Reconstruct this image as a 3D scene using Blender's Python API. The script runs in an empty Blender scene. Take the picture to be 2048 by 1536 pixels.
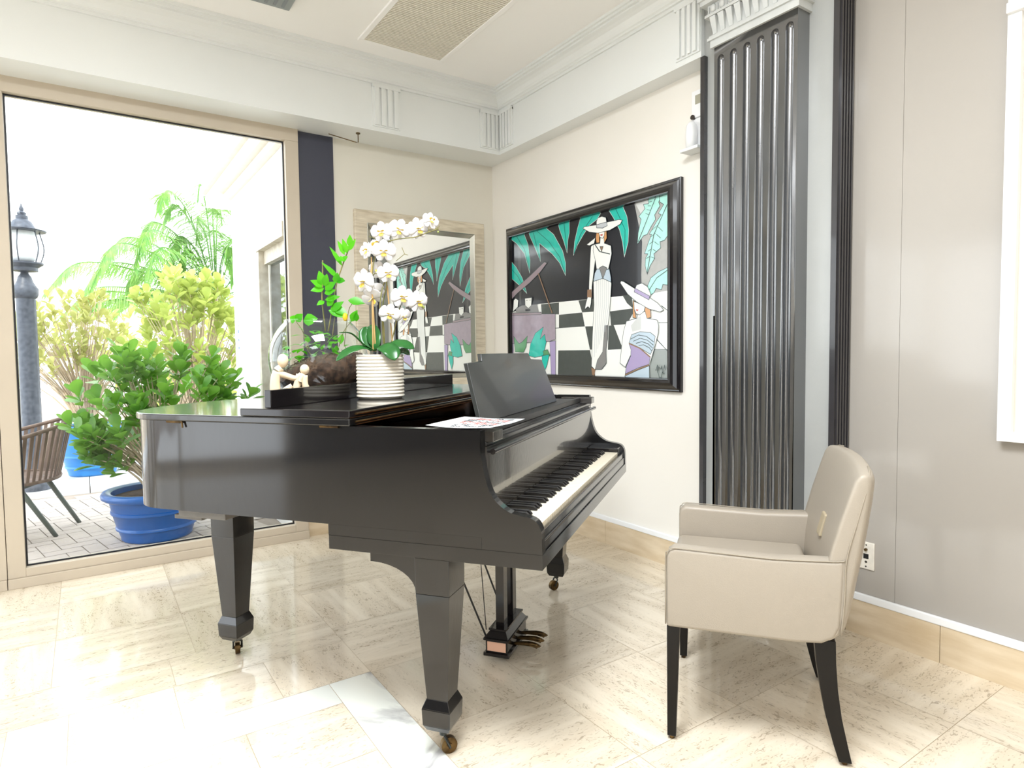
import bpy, bmesh, math, random
from mathutils import Vector, Matrix
random.seed(7)
sc = bpy.context.scene
COL = sc.collection
PI = math.pi

# ------------------------------------------------------------------ camera
cam = bpy.data.objects.new('camera', bpy.data.cameras.new('camera'))
COL.objects.link(cam)
cam.data.sensor_width = 36.0
cam.data.lens = 36.0 * 1262.5 / 2048
cam.data.clip_start = 0.05
yaw, pit, rol = math.radians(34.077), math.radians(2.860), math.radians(-0.668)
fw = Vector((math.sin(yaw)*math.cos(pit), math.cos(yaw)*math.cos(pit), -math.sin(pit)))
rt = Vector((math.cos(yaw), -math.sin(yaw), 0))
up = rt.cross(fw)
r2 = rt*math.cos(rol) + up*math.sin(rol)
u2 = -rt*math.sin(rol) + up*math.cos(rol)
m = Matrix.Identity(4)
for i in range(3):
    m[i][0], m[i][1], m[i][2] = r2[i], u2[i], -fw[i]
m[0][3], m[1][3], m[2][3] = 0.0, 0.0, 1.20
cam.matrix_world = m
sc.camera = cam

# ------------------------------------------------------------------ light
w = bpy.data.worlds.new('world'); sc.world = w; w.use_nodes = True
nt = w.node_tree; nt.nodes.clear()
out = nt.nodes.new('ShaderNodeOutputWorld'); bg = nt.nodes.new('ShaderNodeBackground')
tc = nt.nodes.new('ShaderNodeTexCoord'); sx = nt.nodes.new('ShaderNodeSeparateXYZ')
ns = nt.nodes.new('ShaderNodeTexNoise'); ns.inputs['Scale'].default_value = 1.3; ns.inputs['Detail'].default_value = 3
rp = nt.nodes.new('ShaderNodeValToRGB')
rp.color_ramp.elements[0].color = (0.80, 0.89, 1.0, 1); rp.color_ramp.elements[1].color = (0.93, 0.97, 1, 1)
rp.color_ramp.elements[0].position = 0.3; rp.color_ramp.elements[1].position = 0.6
nt.links.new(tc.outputs['Generated'], ns.inputs['Vector']); nt.links.new(ns.outputs['Fac'], rp.inputs['Fac'])
nt.links.new(rp.outputs['Color'], bg.inputs['Color']); bg.inputs['Strength'].default_value = 2.7
nt.links.new(bg.outputs[0], out.inputs[0])
sun = bpy.data.objects.new('sun', bpy.data.lights.new('sun', 'SUN')); COL.objects.link(sun)
sun.data.energy = 1.8; sun.data.angle = math.radians(3); sun.data.color = (1.0, 0.97, 0.9)
sun.rotation_euler = Vector((0.35, 0.6, -0.85)).to_track_quat('-Z', 'Y').to_euler()
def area(name, loc, size, energy, color=(1, 0.985, 0.97), rot=(0, 0, 0), sy=None):
    l = bpy.data.lights.new(name, 'AREA'); l.energy = energy; l.color = color; l.size = size
    if sy: l.shape = 'RECTANGLE'; l.size_y = sy
    o = bpy.data.objects.new(name, l); COL.objects.link(o); o.location = loc; o.rotation_euler = rot
    return o
# unseen fill lights added under the ceiling to brighten the room
LC = (0.90, 0.95, 1.0)
area('fill_light', (-1.2, -1.2, 3.03), 1.2, 30, LC)
area('fill_light', (1.0, -1.6, 3.03), 1.2, 8, LC)
area('fill_light', (-1.6, 0.6, 3.03), 1.2, 8, LC)
area('fill_light', (0.3, 0.85, 3.03), 1.0, 84, LC)
vs = sc.view_settings
vs.view_transform = 'Standard'; vs.look = 'None'; vs.gamma = 1.0; vs.use_curve_mapping = False
vs.exposure = 0.86

# ------------------------------------------------------------------ helpers
def lin(c):
    c = c/255.0
    return c/12.92 if c <= 0.04045 else ((c+0.055)/1.055)**2.4
def L3(rgb): return (lin(rgb[0]), lin(rgb[1]), lin(rgb[2]), 1)
MATS = {}
def mat(name, rgb=(200, 200, 200), rough=0.5, metal=0.0, coat=0.0, var=0.0, scale=6.0, bump=0.0, bscale=30.0, stretch=(1, 1, 1), rgb2=None, spec=0.5, sheen=0, trans=0, detail=5.0):
    if name in MATS: return MATS[name]
    m = bpy.data.materials.new(name); m.use_nodes = True
    nt = m.node_tree; b = nt.nodes['Principled BSDF']
    b.inputs['Base Color'].default_value = L3(rgb)
    b.inputs['Roughness'].default_value = rough; b.inputs['Metallic'].default_value = metal
    b.inputs['Coat Weight'].default_value = coat; b.inputs['Coat Roughness'].default_value = 0.05
    b.inputs['Specular IOR Level'].default_value = spec
    if var > 0 or rgb2:
        tc = nt.nodes.new('ShaderNodeTexCoord'); mp = nt.nodes.new('ShaderNodeMapping'); n = nt.nodes.new('ShaderNodeTexNoise')
        mp.inputs['Scale'].default_value = stretch
        n.inputs['Scale'].default_value = scale; n.inputs['Detail'].default_value = detail
        nt.links.new(tc.outputs['Object'], mp.inputs['Vector']); nt.links.new(mp.outputs[0], n.inputs['Vector'])
        r = nt.nodes.new('ShaderNodeValToRGB')
        r.color_ramp.elements[0].position = 0.32; r.color_ramp.elements[1].position = 0.68
        if rgb2: a, c = L3(rgb2), L3(rgb)
        else:
            a = tuple(x*(1-var) for x in L3(rgb)[:3])+(1,); c = tuple(min(1, x*(1+var)) for x in L3(rgb)[:3])+(1,)
        r.color_ramp.elements[0].color = a; r.color_ramp.elements[1].color = c
        nt.links.new(n.outputs['Fac'], r.inputs['Fac']); nt.links.new(r.outputs[0], b.inputs['Base Color'])
    if bump > 0:
        tc2 = nt.nodes.new('ShaderNodeTexCoord'); n2 = nt.nodes.new('ShaderNodeTexNoise'); mp2 = nt.nodes.new('ShaderNodeMapping')
        mp2.inputs['Scale'].default_value = stretch
        n2.inputs['Scale'].default_value = bscale; n2.inputs['Detail'].default_value = 4
        nt.links.new(tc2.outputs['Object'], mp2.inputs['Vector']); nt.links.new(mp2.outputs[0], n2.inputs['Vector'])
        bp = nt.nodes.new('ShaderNodeBump'); bp.inputs['Strength'].default_value = bump; bp.inputs['Distance'].default_value = 0.004
        nt.links.new(n2.outputs['Fac'], bp.inputs['Height']); nt.links.new(bp.outputs[0], b.inputs['Normal'])
    MATS[name] = m
    return m
def leafmat(name, rgb, rgb2, rough=0.35, trans=0.35):
    """leaf: principled mixed with a translucent side"""
    m = mat(name, rgb, rough, rgb2=rgb2, scale=9, spec=0.4)
    nt = m.node_tree; b = nt.nodes['Principled BSDF']; o = nt.nodes['Material Output']
    t = nt.nodes.new('ShaderNodeBsdfTranslucent'); t.inputs['Color'].default_value = tuple(min(1, x*1.5) for x in L3(rgb)[:3])+(1,)
    mx = nt.nodes.new('ShaderNodeMixShader'); mx.inputs[0].default_value = trans
    nt.links.new(b.outputs[0], mx.inputs[1]); nt.links.new(t.outputs[0], mx.inputs[2]); nt.links.new(mx.outputs[0], o.inputs[0])
    return m
def glassmat(name, tint=(1, 1, 1), refl=1.0, rough=0.0, blend=None):
    m = bpy.data.materials.new(name); m.use_nodes = True
    nt = m.node_tree; nt.nodes.clear()
    o = nt.nodes.new('ShaderNodeOutputMaterial'); t = nt.nodes.new('ShaderNodeBsdfTransparent'); g = nt.nodes.new('ShaderNodeBsdfGlossy')
    t.inputs['Color'].default_value = (*tint, 1); g.inputs['Roughness'].default_value = rough
    f = nt.nodes.new('ShaderNodeLayerWeight'); f.inputs['Blend'].default_value = 0.5
    pw_ = nt.nodes.new('ShaderNodeMath'); pw_.operation = 'POWER'; pw_.inputs[1].default_value = 5.0; nt.links.new(f.outputs['Facing'], pw_.inputs[0])
    mu = nt.nodes.new('ShaderNodeMath'); mu.operation = 'MULTIPLY_ADD'; mu.inputs[1].default_value = 0.9*refl; mu.inputs[2].default_value = 0.04*refl; mu.use_clamp = True
    nt.links.new(pw_.outputs[0], mu.inputs[0])
    mx = nt.nodes.new('ShaderNodeMixShader')
    nt.links.new(mu.outputs[0], mx.inputs[0]); nt.links.new(t.outputs[0], mx.inputs[1]); nt.links.new(g.outputs[0], mx.inputs[2]); nt.links.new(mx.outputs[0], o.inputs[0])
    return m
def new(): return bmesh.new()
def obj(name, bm, m, parent=None, smooth=False, bevel=0.0, seg=2, loc=None, rot=None, keep=False, angle=None):
    bmesh.ops.recalc_face_normals(bm, faces=bm.faces[:]) if not keep else None
    me = bpy.data.meshes.new(name); bm.to_mesh(me); bm.free()
    for x in (m if isinstance(m, (list, tuple)) else [m]): me.materials.append(x)
    o = bpy.data.objects.new(name, me); COL.objects.link(o)
    if smooth:
        me.polygons.foreach_set('use_smooth', [True]*len(me.polygons))
        if angle:
            try: me.set_sharp_from_angle(angle=math.radians(angle))
            except Exception: pass
    if bevel:
        md = o.modifiers.new('bevel', 'BEVEL'); md.width = bevel; md.segments = seg; md.limit_method = 'ANGLE'; md.angle_limit = math.radians(40)
        md.harden_normals = False
    if parent: o.parent = parent
    if loc is not None: o.location = loc
    if rot is not None: o.rotation_euler = rot
    return o
def box(bm, x0, x1, y0, y1, z0, z1, mi=0):
    v = [bm.verts.new(p) for p in ((x0, y0, z0), (x1, y0, z0), (x1, y1, z0), (x0, y1, z0), (x0, y0, z1), (x1, y0, z1), (x1, y1, z1), (x0, y1, z1))]
    for f in ((3, 2, 1, 0), (4, 5, 6, 7), (0, 1, 5, 4), (1, 2, 6, 5), (2, 3, 7, 6), (3, 0, 4, 7)):
        bm.faces.new([v[i] for i in f]).material_index = mi
    return v
def frustum(bm, c0, w0, d0, z0, w1, d1, z1, c1=None, mi=0):
    c1 = c1 or c0; v = []
    for c, w_, d_, z in ((c0, w0, d0, z0), (c1, w1, d1, z1)):
        for sx, sy in ((-1, -1), (1, -1), (1, 1), (-1, 1)): v.append(bm.verts.new((c[0]+sx*w_/2, c[1]+sy*d_/2, z)))
    for f in ((3, 2, 1, 0), (4, 5, 6, 7), (0, 1, 5, 4), (1, 2, 6, 5), (2, 3, 7, 6), (3, 0, 4, 7)):
        bm.faces.new([v[i] for i in f]).material_index = mi
def prism(bm, pts, fn0, fn1, mi=0):
    """pts: 2D outline; fn0/fn1 map (a,b) to 3D for both caps"""
    a = [bm.verts.new(fn0(*p)) for p in pts]; b = [bm.verts.new(fn1(*p)) for p in pts]
    n = len(pts)
    bm.faces.new(a).material_index = mi; bm.faces.new(b[::-1]).material_index = mi
    for i in range(n):
        bm.faces.new((a[i], a[(i+1) % n], b[(i+1) % n], b[i])).material_index = mi
def px(bm, pts, x0, x1, mi=0): prism(bm, pts, lambda a, b: (x0, a, b), lambda a, b: (x1, a, b), mi)
def py(bm, pts, y0, y1, mi=0): prism(bm, pts, lambda a, b: (a, y0, b), lambda a, b: (a, y1, b), mi)
def pz(bm, pts, z0, z1, mi=0): prism(bm, pts, lambda a, b: (a, b, z0), lambda a, b: (a, b, z1), mi)
def tube(bm, pts, r, n=8, mi=0, cap=True):
    pts = [Vector(p) for p in pts]; rings = []
    rr = r if isinstance(r, (list, tuple)) else [r]*len(pts)
    for i, p in enumerate(pts):
        t = (pts[min(i+1, len(pts)-1)] - pts[max(i-1, 0)]).normalized()
        a = Vector((0, 0, 1)) if abs(t.z) < 0.9 else Vector((1, 0, 0))
        e1 = t.cross(a).normalized(); e2 = t.cross(e1)
        rings.append([bm.verts.new(p + (e1*math.cos(2*PI*k/n)+e2*math.sin(2*PI*k/n))*rr[i]) for k in range(n)])
    for a, b in zip(rings, rings[1:]):
        for k in range(n): bm.faces.new((a[k], a[(k+1) % n], b[(k+1) % n], b[k])).material_index = mi
    if cap:
        bm.faces.new(rings[0]).material_index = mi; bm.faces.new(rings[-1][::-1]).material_index = mi
def lathe(bm, prof, n=24, c=(0, 0), mi=0, cap=True):
    rings = []
    for r, z in prof:
        rings.append([bm.verts.new((c[0]+r*math.cos(2*PI*k/n), c[1]+r*math.sin(2*PI*k/n), z)) for k in range(n)])
    for a, b in zip(rings, rings[1:]):
        for k in range(n): bm.faces.new((a[k], a[(k+1) % n], b[(k+1) % n], b[k])).material_index = mi
    if cap:
        bm.faces.new(rings[0][::-1]).material_index = mi; bm.faces.new(rings[-1]).material_index = mi
def crom(pts, k=8, closed=False):
    o = []; n = len(pts); P = [Vector(p) for p in pts]
    rng = range(n) if closed else range(n-1)
    for i in rng:
        p0 = P[(i-1) % n] if closed or i > 0 else P[0]*2-P[1]
        p1, p2 = P[i], P[(i+1) % n]
        p3 = P[(i+2) % n] if closed or i+2 < n else P[-1]*2-P[-2]
        for j in range(k):
            t = j/k
            o.append(0.5*((2*p1)+(p2-p0)*t+(2*p0-5*p1+4*p2-p3)*t*t+(3*p1-p0-3*p2+p3)*t**3))
    if not closed: o.append(P[-1])
    return o
def blob(bm, c, r, seg=12, rings=8, mi=0, mtx=None):
    d = bmesh.ops.create_uvsphere(bm, u_segments=seg, v_segments=rings, radius=1.0)
    M = Matrix.Translation(c) @ (mtx or Matrix.Identity(4)) @ Matrix.Diagonal((r[0], r[1], r[2], 1)) if not isinstance(r, float) else Matrix.Translation(c) @ Matrix.Scale(r, 4)
    bmesh.ops.transform(bm, matrix=M, verts=d['verts'])
    for v in d['verts']:
        for f in v.link_faces: f.material_index = mi
LEAF_OBO = [(0, 0.04), (0.2, 0.16), (0.45, 0.36), (0.68, 0.5), (0.86, 0.42), (0.96, 0.22), (1, 0.0)]
LEAF_LAN = [(0, 0.03), (0.15, 0.3), (0.35, 0.5), (0.6, 0.42), (0.85, 0.18), (1, 0.0)]
def leaf(bm, base, d, nrm, ln, wd, prof=LEAF_LAN, curl=0.15, fold=0.12, mi=0):
    """leaf blade from base along d, up side nrm, with a folded mid rib and a bend"""
    d = Vector(d).normalized(); nrm = Vector(nrm); nrm = (nrm - d*nrm.dot(d))
    if nrm.length < 1e-4: nrm = Vector((0.3, 0.2, 1)) - d*Vector((0.3, 0.2, 1)).dot(d)
    nrm.normalize(); s = d.cross(nrm); base = Vector(base)
    prev = None
    for t, h in prof:
        c = base + d*ln*t + nrm*(-curl*ln*t*t)
        row = [bm.verts.new(c + s*wd*h + nrm*wd*h*fold), bm.verts.new(c), bm.verts.new(c - s*wd*h + nrm*wd*h*fold)] if h > 0 else [bm.verts.new(c)]
        if prev:
            if len(row) == 3:
                for k in (0, 1): bm.faces.new((prev[k], prev[k+1], row[k+1], row[k])).material_index = mi
            else:
                for k in (0, 1): bm.faces.new((prev[k], prev[k+1], row[0])).material_index = mi
        prev = row
def tag(o, label=None, cat=None, group=None, kind=None):
    if label: o['label'] = label
    if cat: o['category'] = cat
    if group: o['group'] = group
    if kind: o['kind'] = kind
    return o
def thing(name, label, cat, loc=(0, 0, 0), rz=0.0, group=None, kind=None):
    o = bpy.data.objects.new(name, None); COL.objects.link(o); o.empty_display_size = 0.1
    o.location = loc; o.rotation_euler = (0, 0, rz)
    return tag(o, label, cat, group, kind)
def struct(name, bm, m, parent=None, **k):
    o = obj(name, bm, m, parent, **k)
    if not parent: o['kind'] = 'structure'
    return o

# ------------------------------------------------------------------ materials
M_wallB = mat('paint_warm_grey', (226, 221, 208), 0.5, var=0.02, scale=2, bump=0.05, bscale=60)
M_wallR = mat('paint_cream', (236, 231, 222), 0.5, var=0.015, scale=2, bump=0.05, bscale=60)
M_ceil = mat('ceiling_paint', (250, 248, 245), 0.6, var=0.01, scale=2)
M_white = mat('white_gloss_paint', (232, 234, 232), 0.35, var=0.01, scale=3)
M_whitetrim = mat('white_trim', (240, 240, 240), 0.35)
M_pier = mat('pale_silver_paint', (172, 173, 170), 0.3, var=0.03, scale=5, bump=0.25, bscale=25)
M_black = mat('black_lacquer', (24, 21, 22), 0.18, spec=0.35, coat=0.5, var=0.15, scale=3, bump=0.03, bscale=70)
M_piano_side = mat('worn_black_lacquer', (6, 5, 6), 0.45, spec=0.2, coat=1.0, var=0.25, scale=3, bump=0.10, bscale=45, stretch=(1, 1, 0.5))
MATS['worn_black_lacquer'].node_tree.nodes['Principled BSDF'].inputs['Coat IOR'].default_value = 1.55
MATS['worn_black_lacquer'].node_tree.nodes['Principled BSDF'].inputs['Coat Roughness'].default_value = 0.08
M_blackm = mat('black_satin', (24, 22, 23), 0.35, var=0.2, scale=10)
M_dpanel = mat('charcoal_gloss_paint', (44, 46, 49), 0.3, coat=1.0, var=0.08, scale=5)
MATS['charcoal_gloss_paint'].node_tree.nodes['Principled BSDF'].inputs['Coat IOR'].default_value = 2.35
MATS['charcoal_gloss_paint'].node_tree.nodes['Principled BSDF'].inputs['Coat Roughness'].default_value = 0.2
M_dtrim = mat('black_trim_paint', (52, 50, 52), 0.25, coat=0.4, var=0.1, scale=6)
M_navy = mat('navy_satin_panel', (62, 64, 78), 0.4, var=0.05, scale=2)
M_alu = mat('beige_aluminium', (200, 187, 168), 0.4, var=0.03, scale=3)
M_gasket = mat('black_rubber', (16, 18, 26), 0.4)
M_trav = mat('travertine_skirting', (224, 206, 178), 0.35, rgb2=(204, 182, 148), scale=5, stretch=(1, 1, 5), bump=0.05)
M_leather = mat('ivory_leather', (160, 150, 136), 0.42, var=0.015, scale=4, bump=0.12, bscale=260)
M_seam = mat('ivory_piping', (150, 140, 124), 0.5)
M_dkwood = mat('espresso_wood', (14, 11, 10), 0.3, spec=0.25, coat=0.1, var=0.2, scale=12)
M_brass = mat('aged_brass', (120, 96, 60), 0.35, metal=0.9, rgb2=(60, 46, 30), scale=30)
M_iron = mat('dark_steel', (60, 62, 60), 0.35, metal=0.8)
M_ivory = mat('white_keytop', (232, 222, 200), 0.3)
M_ebony = mat('black_keytop', (16, 14, 14), 0.3)
M_felt = mat('brown_key_wood', (70, 44, 34), 0.7)
M_copper = mat('bronze_plate', (150, 92, 44), 0.4, metal=0.6)
M_paper = mat('white_paper', (205, 208, 208), 0.6)
M_ink = mat('black_print', (60, 62, 66), 0.6)
M_inkr = mat('red_print', (205, 90, 80), 0.6)
M_green = leafmat('green_leaf', (118, 164, 60), (62, 120, 36), 0.35, 0.3)
M_ygreen = leafmat('yellow_green_leaf', (176, 186, 100), (128, 150, 62), 0.4, 0.35)
M_ygreen2 = leafmat('pale_yellow_leaf', (176, 176, 104), (140, 146, 78), 0.45, 0.25)
M_brt = leafmat('bright_green_leaf', (96, 190, 34), (44, 140, 20), 0.3, 0.35)
M_orchleaf = leafmat('dark_orchid_leaf', (52, 112, 50), (28, 82, 36), 0.25, 0.1)
M_palm = leafmat('palm_leaf', (140, 176, 92), (84, 138, 82), 0.4, 0.35)
M_bark = mat('pale_bark', (186, 168, 144), 0.8, var=0.15, scale=20)
M_soil = mat('potting_soil', (86, 62, 46), 0.95, rgb2=(36, 24, 18), scale=45, bump=0.8, bscale=60)
M_bluepot = mat('blue_glazed_pot', (0, 84, 160), 0.35, var=0.06, scale=5, coat=0.2)
M_bluepot2 = mat('light_blue_pot', (24, 120, 190), 0.35, var=0.05, scale=5)
M_glass = glassmat('window_glass', (0.98, 0.99, 0.985), 0.35)
M_bowl = glassmat('bowl_glass', (0.95, 0.98, 0.97), 1.8)

# ------------------------------------------------------------------ floor
def floor_material(grout=False):
    m = bpy.data.materials.new('travertine_floor'); m.use_nodes = True
    nt = m.node_tree; N = nt.nodes; Lk = nt.links; b = N['Principled BSDF']
    at = N.new('ShaderNodeAttribute'); at.attribute_name = 'tile'      # r random, g streak direction, b marble
    sp = N.new('ShaderNodeSeparateColor'); Lk.new(at.outputs['Color'], sp.inputs[0])
    tc = N.new('ShaderNodeTexCoord')
    def noise(scale, sc_, det=6, dist=0.0):
        mp = N.new('ShaderNodeMapping'); mp.inputs['Scale'].default_value = sc_
        ad = N.new('ShaderNodeVectorMath'); ad.operation = 'ADD'
        cb = N.new('ShaderNodeCombineXYZ')
        ml = N.new('ShaderNodeMath'); ml.operation = 'MULTIPLY'; ml.inputs[1].default_value = 37.0
        Lk.new(sp.outputs[0], ml.inputs[0]); Lk.new(ml.outputs[0], cb.inputs[0]); Lk.new(ml.outputs[0], cb.inputs[2])
        Lk.new(tc.outputs['Object'], ad.inputs[0]); Lk.new(cb.outputs[0], ad.inputs[1])
        Lk.new(ad.outputs[0], mp.inputs['Vector'])
        n = N.new('ShaderNodeTexNoise'); n.inputs['Scale'].default_value = scale; n.inputs['Detail'].default_value = det; n.inputs['Distortion'].default_value = dist
        Lk.new(mp.outputs[0], n.inputs['Vector']); return n.outputs['Fac']
    def mix(f, a, c):
        x = N.new('ShaderNodeMix'); x.data_type = 'FLOAT'
        Lk.new(f, x.inputs[0]); Lk.new(a, x.inputs[2]); Lk.new(c, x.inputs[3]); return x.outputs[0]
    broad = mix(sp.outputs[1], noise(2.2, (1, 7, 1), 4, .4), noise(2.2, (7, 1, 1), 4, .4))
    fine = mix(sp.outputs[1], noise(40, (1, 2.4, 1), 8, 1.4), noise(40, (2.4, 1, 1), 8, 1.4))
    r1 = N.new('ShaderNodeValToRGB'); e = r1.color_ramp.elements
    e[0].position = .3; e[0].color = L3((210, 195, 172)); e[1].position = .7; e[1].color = L3((232, 220, 200))
    Lk.new(broad, r1.inputs[0])
    r2_ = N.new('ShaderNodeValToRGB'); e = r2_.color_ramp.elements
    e[0].position = .35; e[0].color = (1, 1, 1, 1); e[1].position = .44; e[1].color = (0, 0, 0, 1)
    Lk.new(fine, r2_.inputs[0])
    r3 = N.new('ShaderNodeValToRGB'); e = r3.color_ramp.elements
    e[0].position = .45; e[0].color = (.70, .70, .70, 1); e[1].position = .6; e[1].color = (.10, .10, .10, 1)
    Lk.new(broad, r3.inputs[0])
    mm = N.new('ShaderNodeMath'); mm.operation = 'MULTIPLY'; Lk.new(r2_.outputs[0], mm.inputs[0]); Lk.new(r3.outputs[0], mm.inputs[1])
    mc = N.new('ShaderNodeMix'); mc.data_type = 'RGBA'; Lk.new(mm.outputs[0], mc.inputs[0]); Lk.new(r1.outputs[0], mc.inputs[6]); mc.inputs[7].default_value = L3((156, 140, 118))
    # marble
    mn = noise(1.8, (1, 1, 1), 8, 2.2)
    r4 = N.new('ShaderNodeValToRGB'); e = r4.color_ramp.elements
    e[0].position = .34; e[0].color = L3((168, 166, 166)); e[1].position = .43; e[1].color = L3((232, 234, 226))
    Lk.new(mn, r4.inputs[0])
    mb = N.new('ShaderNodeMix'); mb.data_type = 'RGBA'; Lk.new(sp.outputs[2], mb.inputs[0]); Lk.new(mc.outputs[2], mb.inputs[6]); Lk.new(r4.outputs[0], mb.inputs[7])
    # slight tone per tile
    hv = N.new('ShaderNodeHueSaturation'); Lk.new(mb.outputs[2], hv.inputs['Color'])
    mr = N.new('ShaderNodeMapRange'); mr.inputs[3].default_value = .93; mr.inputs[4].default_value = 1.05; Lk.new(sp.outputs[0], mr.inputs[0]); Lk.new(mr.outputs[0], hv.inputs['Value'])
    Lk.new(hv.outputs[0], b.inputs['Base Color'])
    b.inputs['Coat Weight'].default_value = 0.0; b.inputs['Coat Roughness'].default_value = 0.03; b.inputs['Coat IOR'].default_value = 1.5; b.inputs['Roughness'].default_value = 0.08; b.inputs['Specular IOR Level'].default_value = 0.5
    bp = N.new('ShaderNodeBump'); bp.inputs['Strength'].default_value = .10; bp.inputs['Distance'].default_value = .001; bp.invert = True
    Lk.new(mm.outputs[0], bp.inputs['Height']); Lk.new(bp.outputs[0], b.inputs['Normal'])
    return m
M_floor = floor_material(); M_grout = mat('floor_grout', (176, 158, 130), 0.4)
bm = new(); cl = bm.loops.layers.float_color.new('tile')
G = 0.0009
def tile(x0, x1, y0, y1, o=0, mb=0):
    vs_ = [bm.verts.new(p) for p in ((x0+G, y0+G, 0), (x1-G, y0+G, 0), (x1-G, y1-G, 0), (x0+G, y1-G, 0))]
    f = bm.faces.new(vs_); c = (random.random(), float(o), float(mb), 1)
    for l in f.loops: l[cl] = c
YF, YB, XL, XR = 4.20, -3.4, -4.8, 2.70
S = .466
for i in range(5):
    for j in range(-12, 6):
        x0 = .853+i*S; y0 = 2.232+j*S
        if x0 >= XR or y0 >= YF: continue
        tile(x0, min(x0+S, XR), max(y0, YB), min(y0+S, YF), (i+j) % 2) if y0+S > YB else None
xs = [.853, .33, -.145, -.62, -1.095, -1.57, -2.045, -2.52, -2.995, -3.47, -3.945, -4.42, XL]
ys = [2.80, 3.27, 3.745, YF]
for i in range(len(xs)-1):
    for j in range(3): tile(xs[i+1], xs[i], ys[j], ys[j+1], (i+j+1) % 2)
x = .853; k = 0
while x > XL:
    x1 = max(x-.62, XL); tile(x1, x, 2.55, 2.80, 0); x = x1
tile(.535, .853, 2.24, 2.55, 1)
x = .535
while x > -.088+.01: tile(x-.3115, x, 2.24, 2.55, k % 2); x -= .3115; k += 1
tile(.694, .853, 2.09-.60, 2.24, 0, 1)
y = 1.49
while y > YB: tile(.694, .853, max(y-.75, YB), y, 0, 1); y -= .75
tile(-.088, .694, 2.09, 2.24, 0, 1)
tile(-.25, -.088, 1.9, 2.55, 1, 1); y = 1.9
while y > YB: tile(-.25, -.088, max(y-.75, YB), y, 0, 1); y -= .75
y = 2.09; j = 0
while y > YB:
    for i, (a, c) in enumerate(((.38, .694), (.066, .38), (-.088, .066))): tile(a, c, max(y-.313, YB), y, (i+j) % 2)
    y -= .313; j += 1
y = 2.55; j = 0
while y > YB:
    x = -.25; i = 0
    while x > XL: tile(max(x-.466, XL), x, max(y-.466, YB), y, (i+j) % 2); x -= .466; i += 1
    y -= .466; j += 1
f = bm.faces.new([bm.verts.new(p) for p in ((XL, YB, -.0006), (XR, YB, -.0006), (XR, YF, -.0006), (XL, YF, -.0006))]); f.material_index = 1
vs_ = box(bm, XL-.1, XR+.1, YB-.1, YF+.05, -.12, -.02, 1)
struct('floor', bm, [M_floor, M_grout], keep=True)

# ------------------------------------------------------------------ walls and ceiling
YW, XW, ZC = 4.18, 2.665, 3.06
bm = new(); box(bm, 1.18, XW+.2, YW, YW+.2, 0, ZC+.1); box(bm, XL-.2, 1.18, YW-.02, YW+.2, 2.634, ZC+.1); box(bm, XL-.2, 1.18, YW-.02, YW+.2, -.1, -.001)
struct('wall_back', bm, M_wallB)
def panelmat():
    m = mat('polished_beige_panel', (168, 162, 154), 0.16, var=0.015, scale=1.2, coat=0.1, spec=0.5)
    return m
M_panel = panelmat()
bm = new(); box(bm, XW, XW+.2, 1.75, YW+.2, 0, ZC+.1)
struct('wall_right', bm, M_wallR)
bm = new()                                        # polished panels on the near part of the right wall
yy = [1.75, 1.2085, .60, 0.0, -.6, -1.2, -1.8, -2.4, -3.0, -3.6]
zz = [.17, 2.62, ZC+.1]
for a, c in zip(yy, yy[1:]):
    for z0, z1 in zip([0, ]+zz[1:-1], zz[1:]): box(bm, XW, XW+.003, c+.0006, a-.0006, z0+(0 if z0 == 0 else .0006), z1-.0006)
box(bm, XW+.0035, XW+.2, -3.6, 1.75, 0, ZC+.1)
struct('wall_right', bm, M_panel)
bm = new(); box(bm, XL-.2, XW+.2, YB-.2, YW+.2, ZC, ZC+.15)
struct('ceiling', bm, M_ceil)
M_dwall = mat('dark_walnut_wall', (34, 26, 24), 0.7, var=0.2, scale=4, stretch=(1, 1, .2))
# left wall: dark panelling, then glazing down to the floor beside the window wall
bm = new(); box(bm, XL-.15, XL, -3.4, 2.12, 0, ZC); box(bm, XL-.15, XL, 2.12, YW, 2.634, ZC)
struct('wall_left', bm, M_dwall)
bm = new()
for y in (2.16, 3.2, 4.12): box(bm, XL-.1, XL-.02, y-.04, y+.04, 0, 2.634)
box(bm, XL-.1, XL-.02, 2.12, YW, 0, .1)
struct('window_4', bm, M_alu)
# rear wall with two openings
bm = new(); box(bm, XL, -3.6, YB-.15, YB, 0, ZC); box(bm, -2.2, XW, YB-.15, YB, 0, ZC)
box(bm, -3.6, -2.2, YB-.15, YB, 2.4, ZC)
struct('wall_rear', bm, M_wallR)
bm = new()
for x0, x1 in ((-3.6, -2.2),):
    for k in range(4): box(bm, x0+(x1-x0)*k/3-.03, x0+(x1-x0)*k/3+.03, YB-.12, YB-.04, 0, 2.4)
struct('window_5', bm, M_white)

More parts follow.
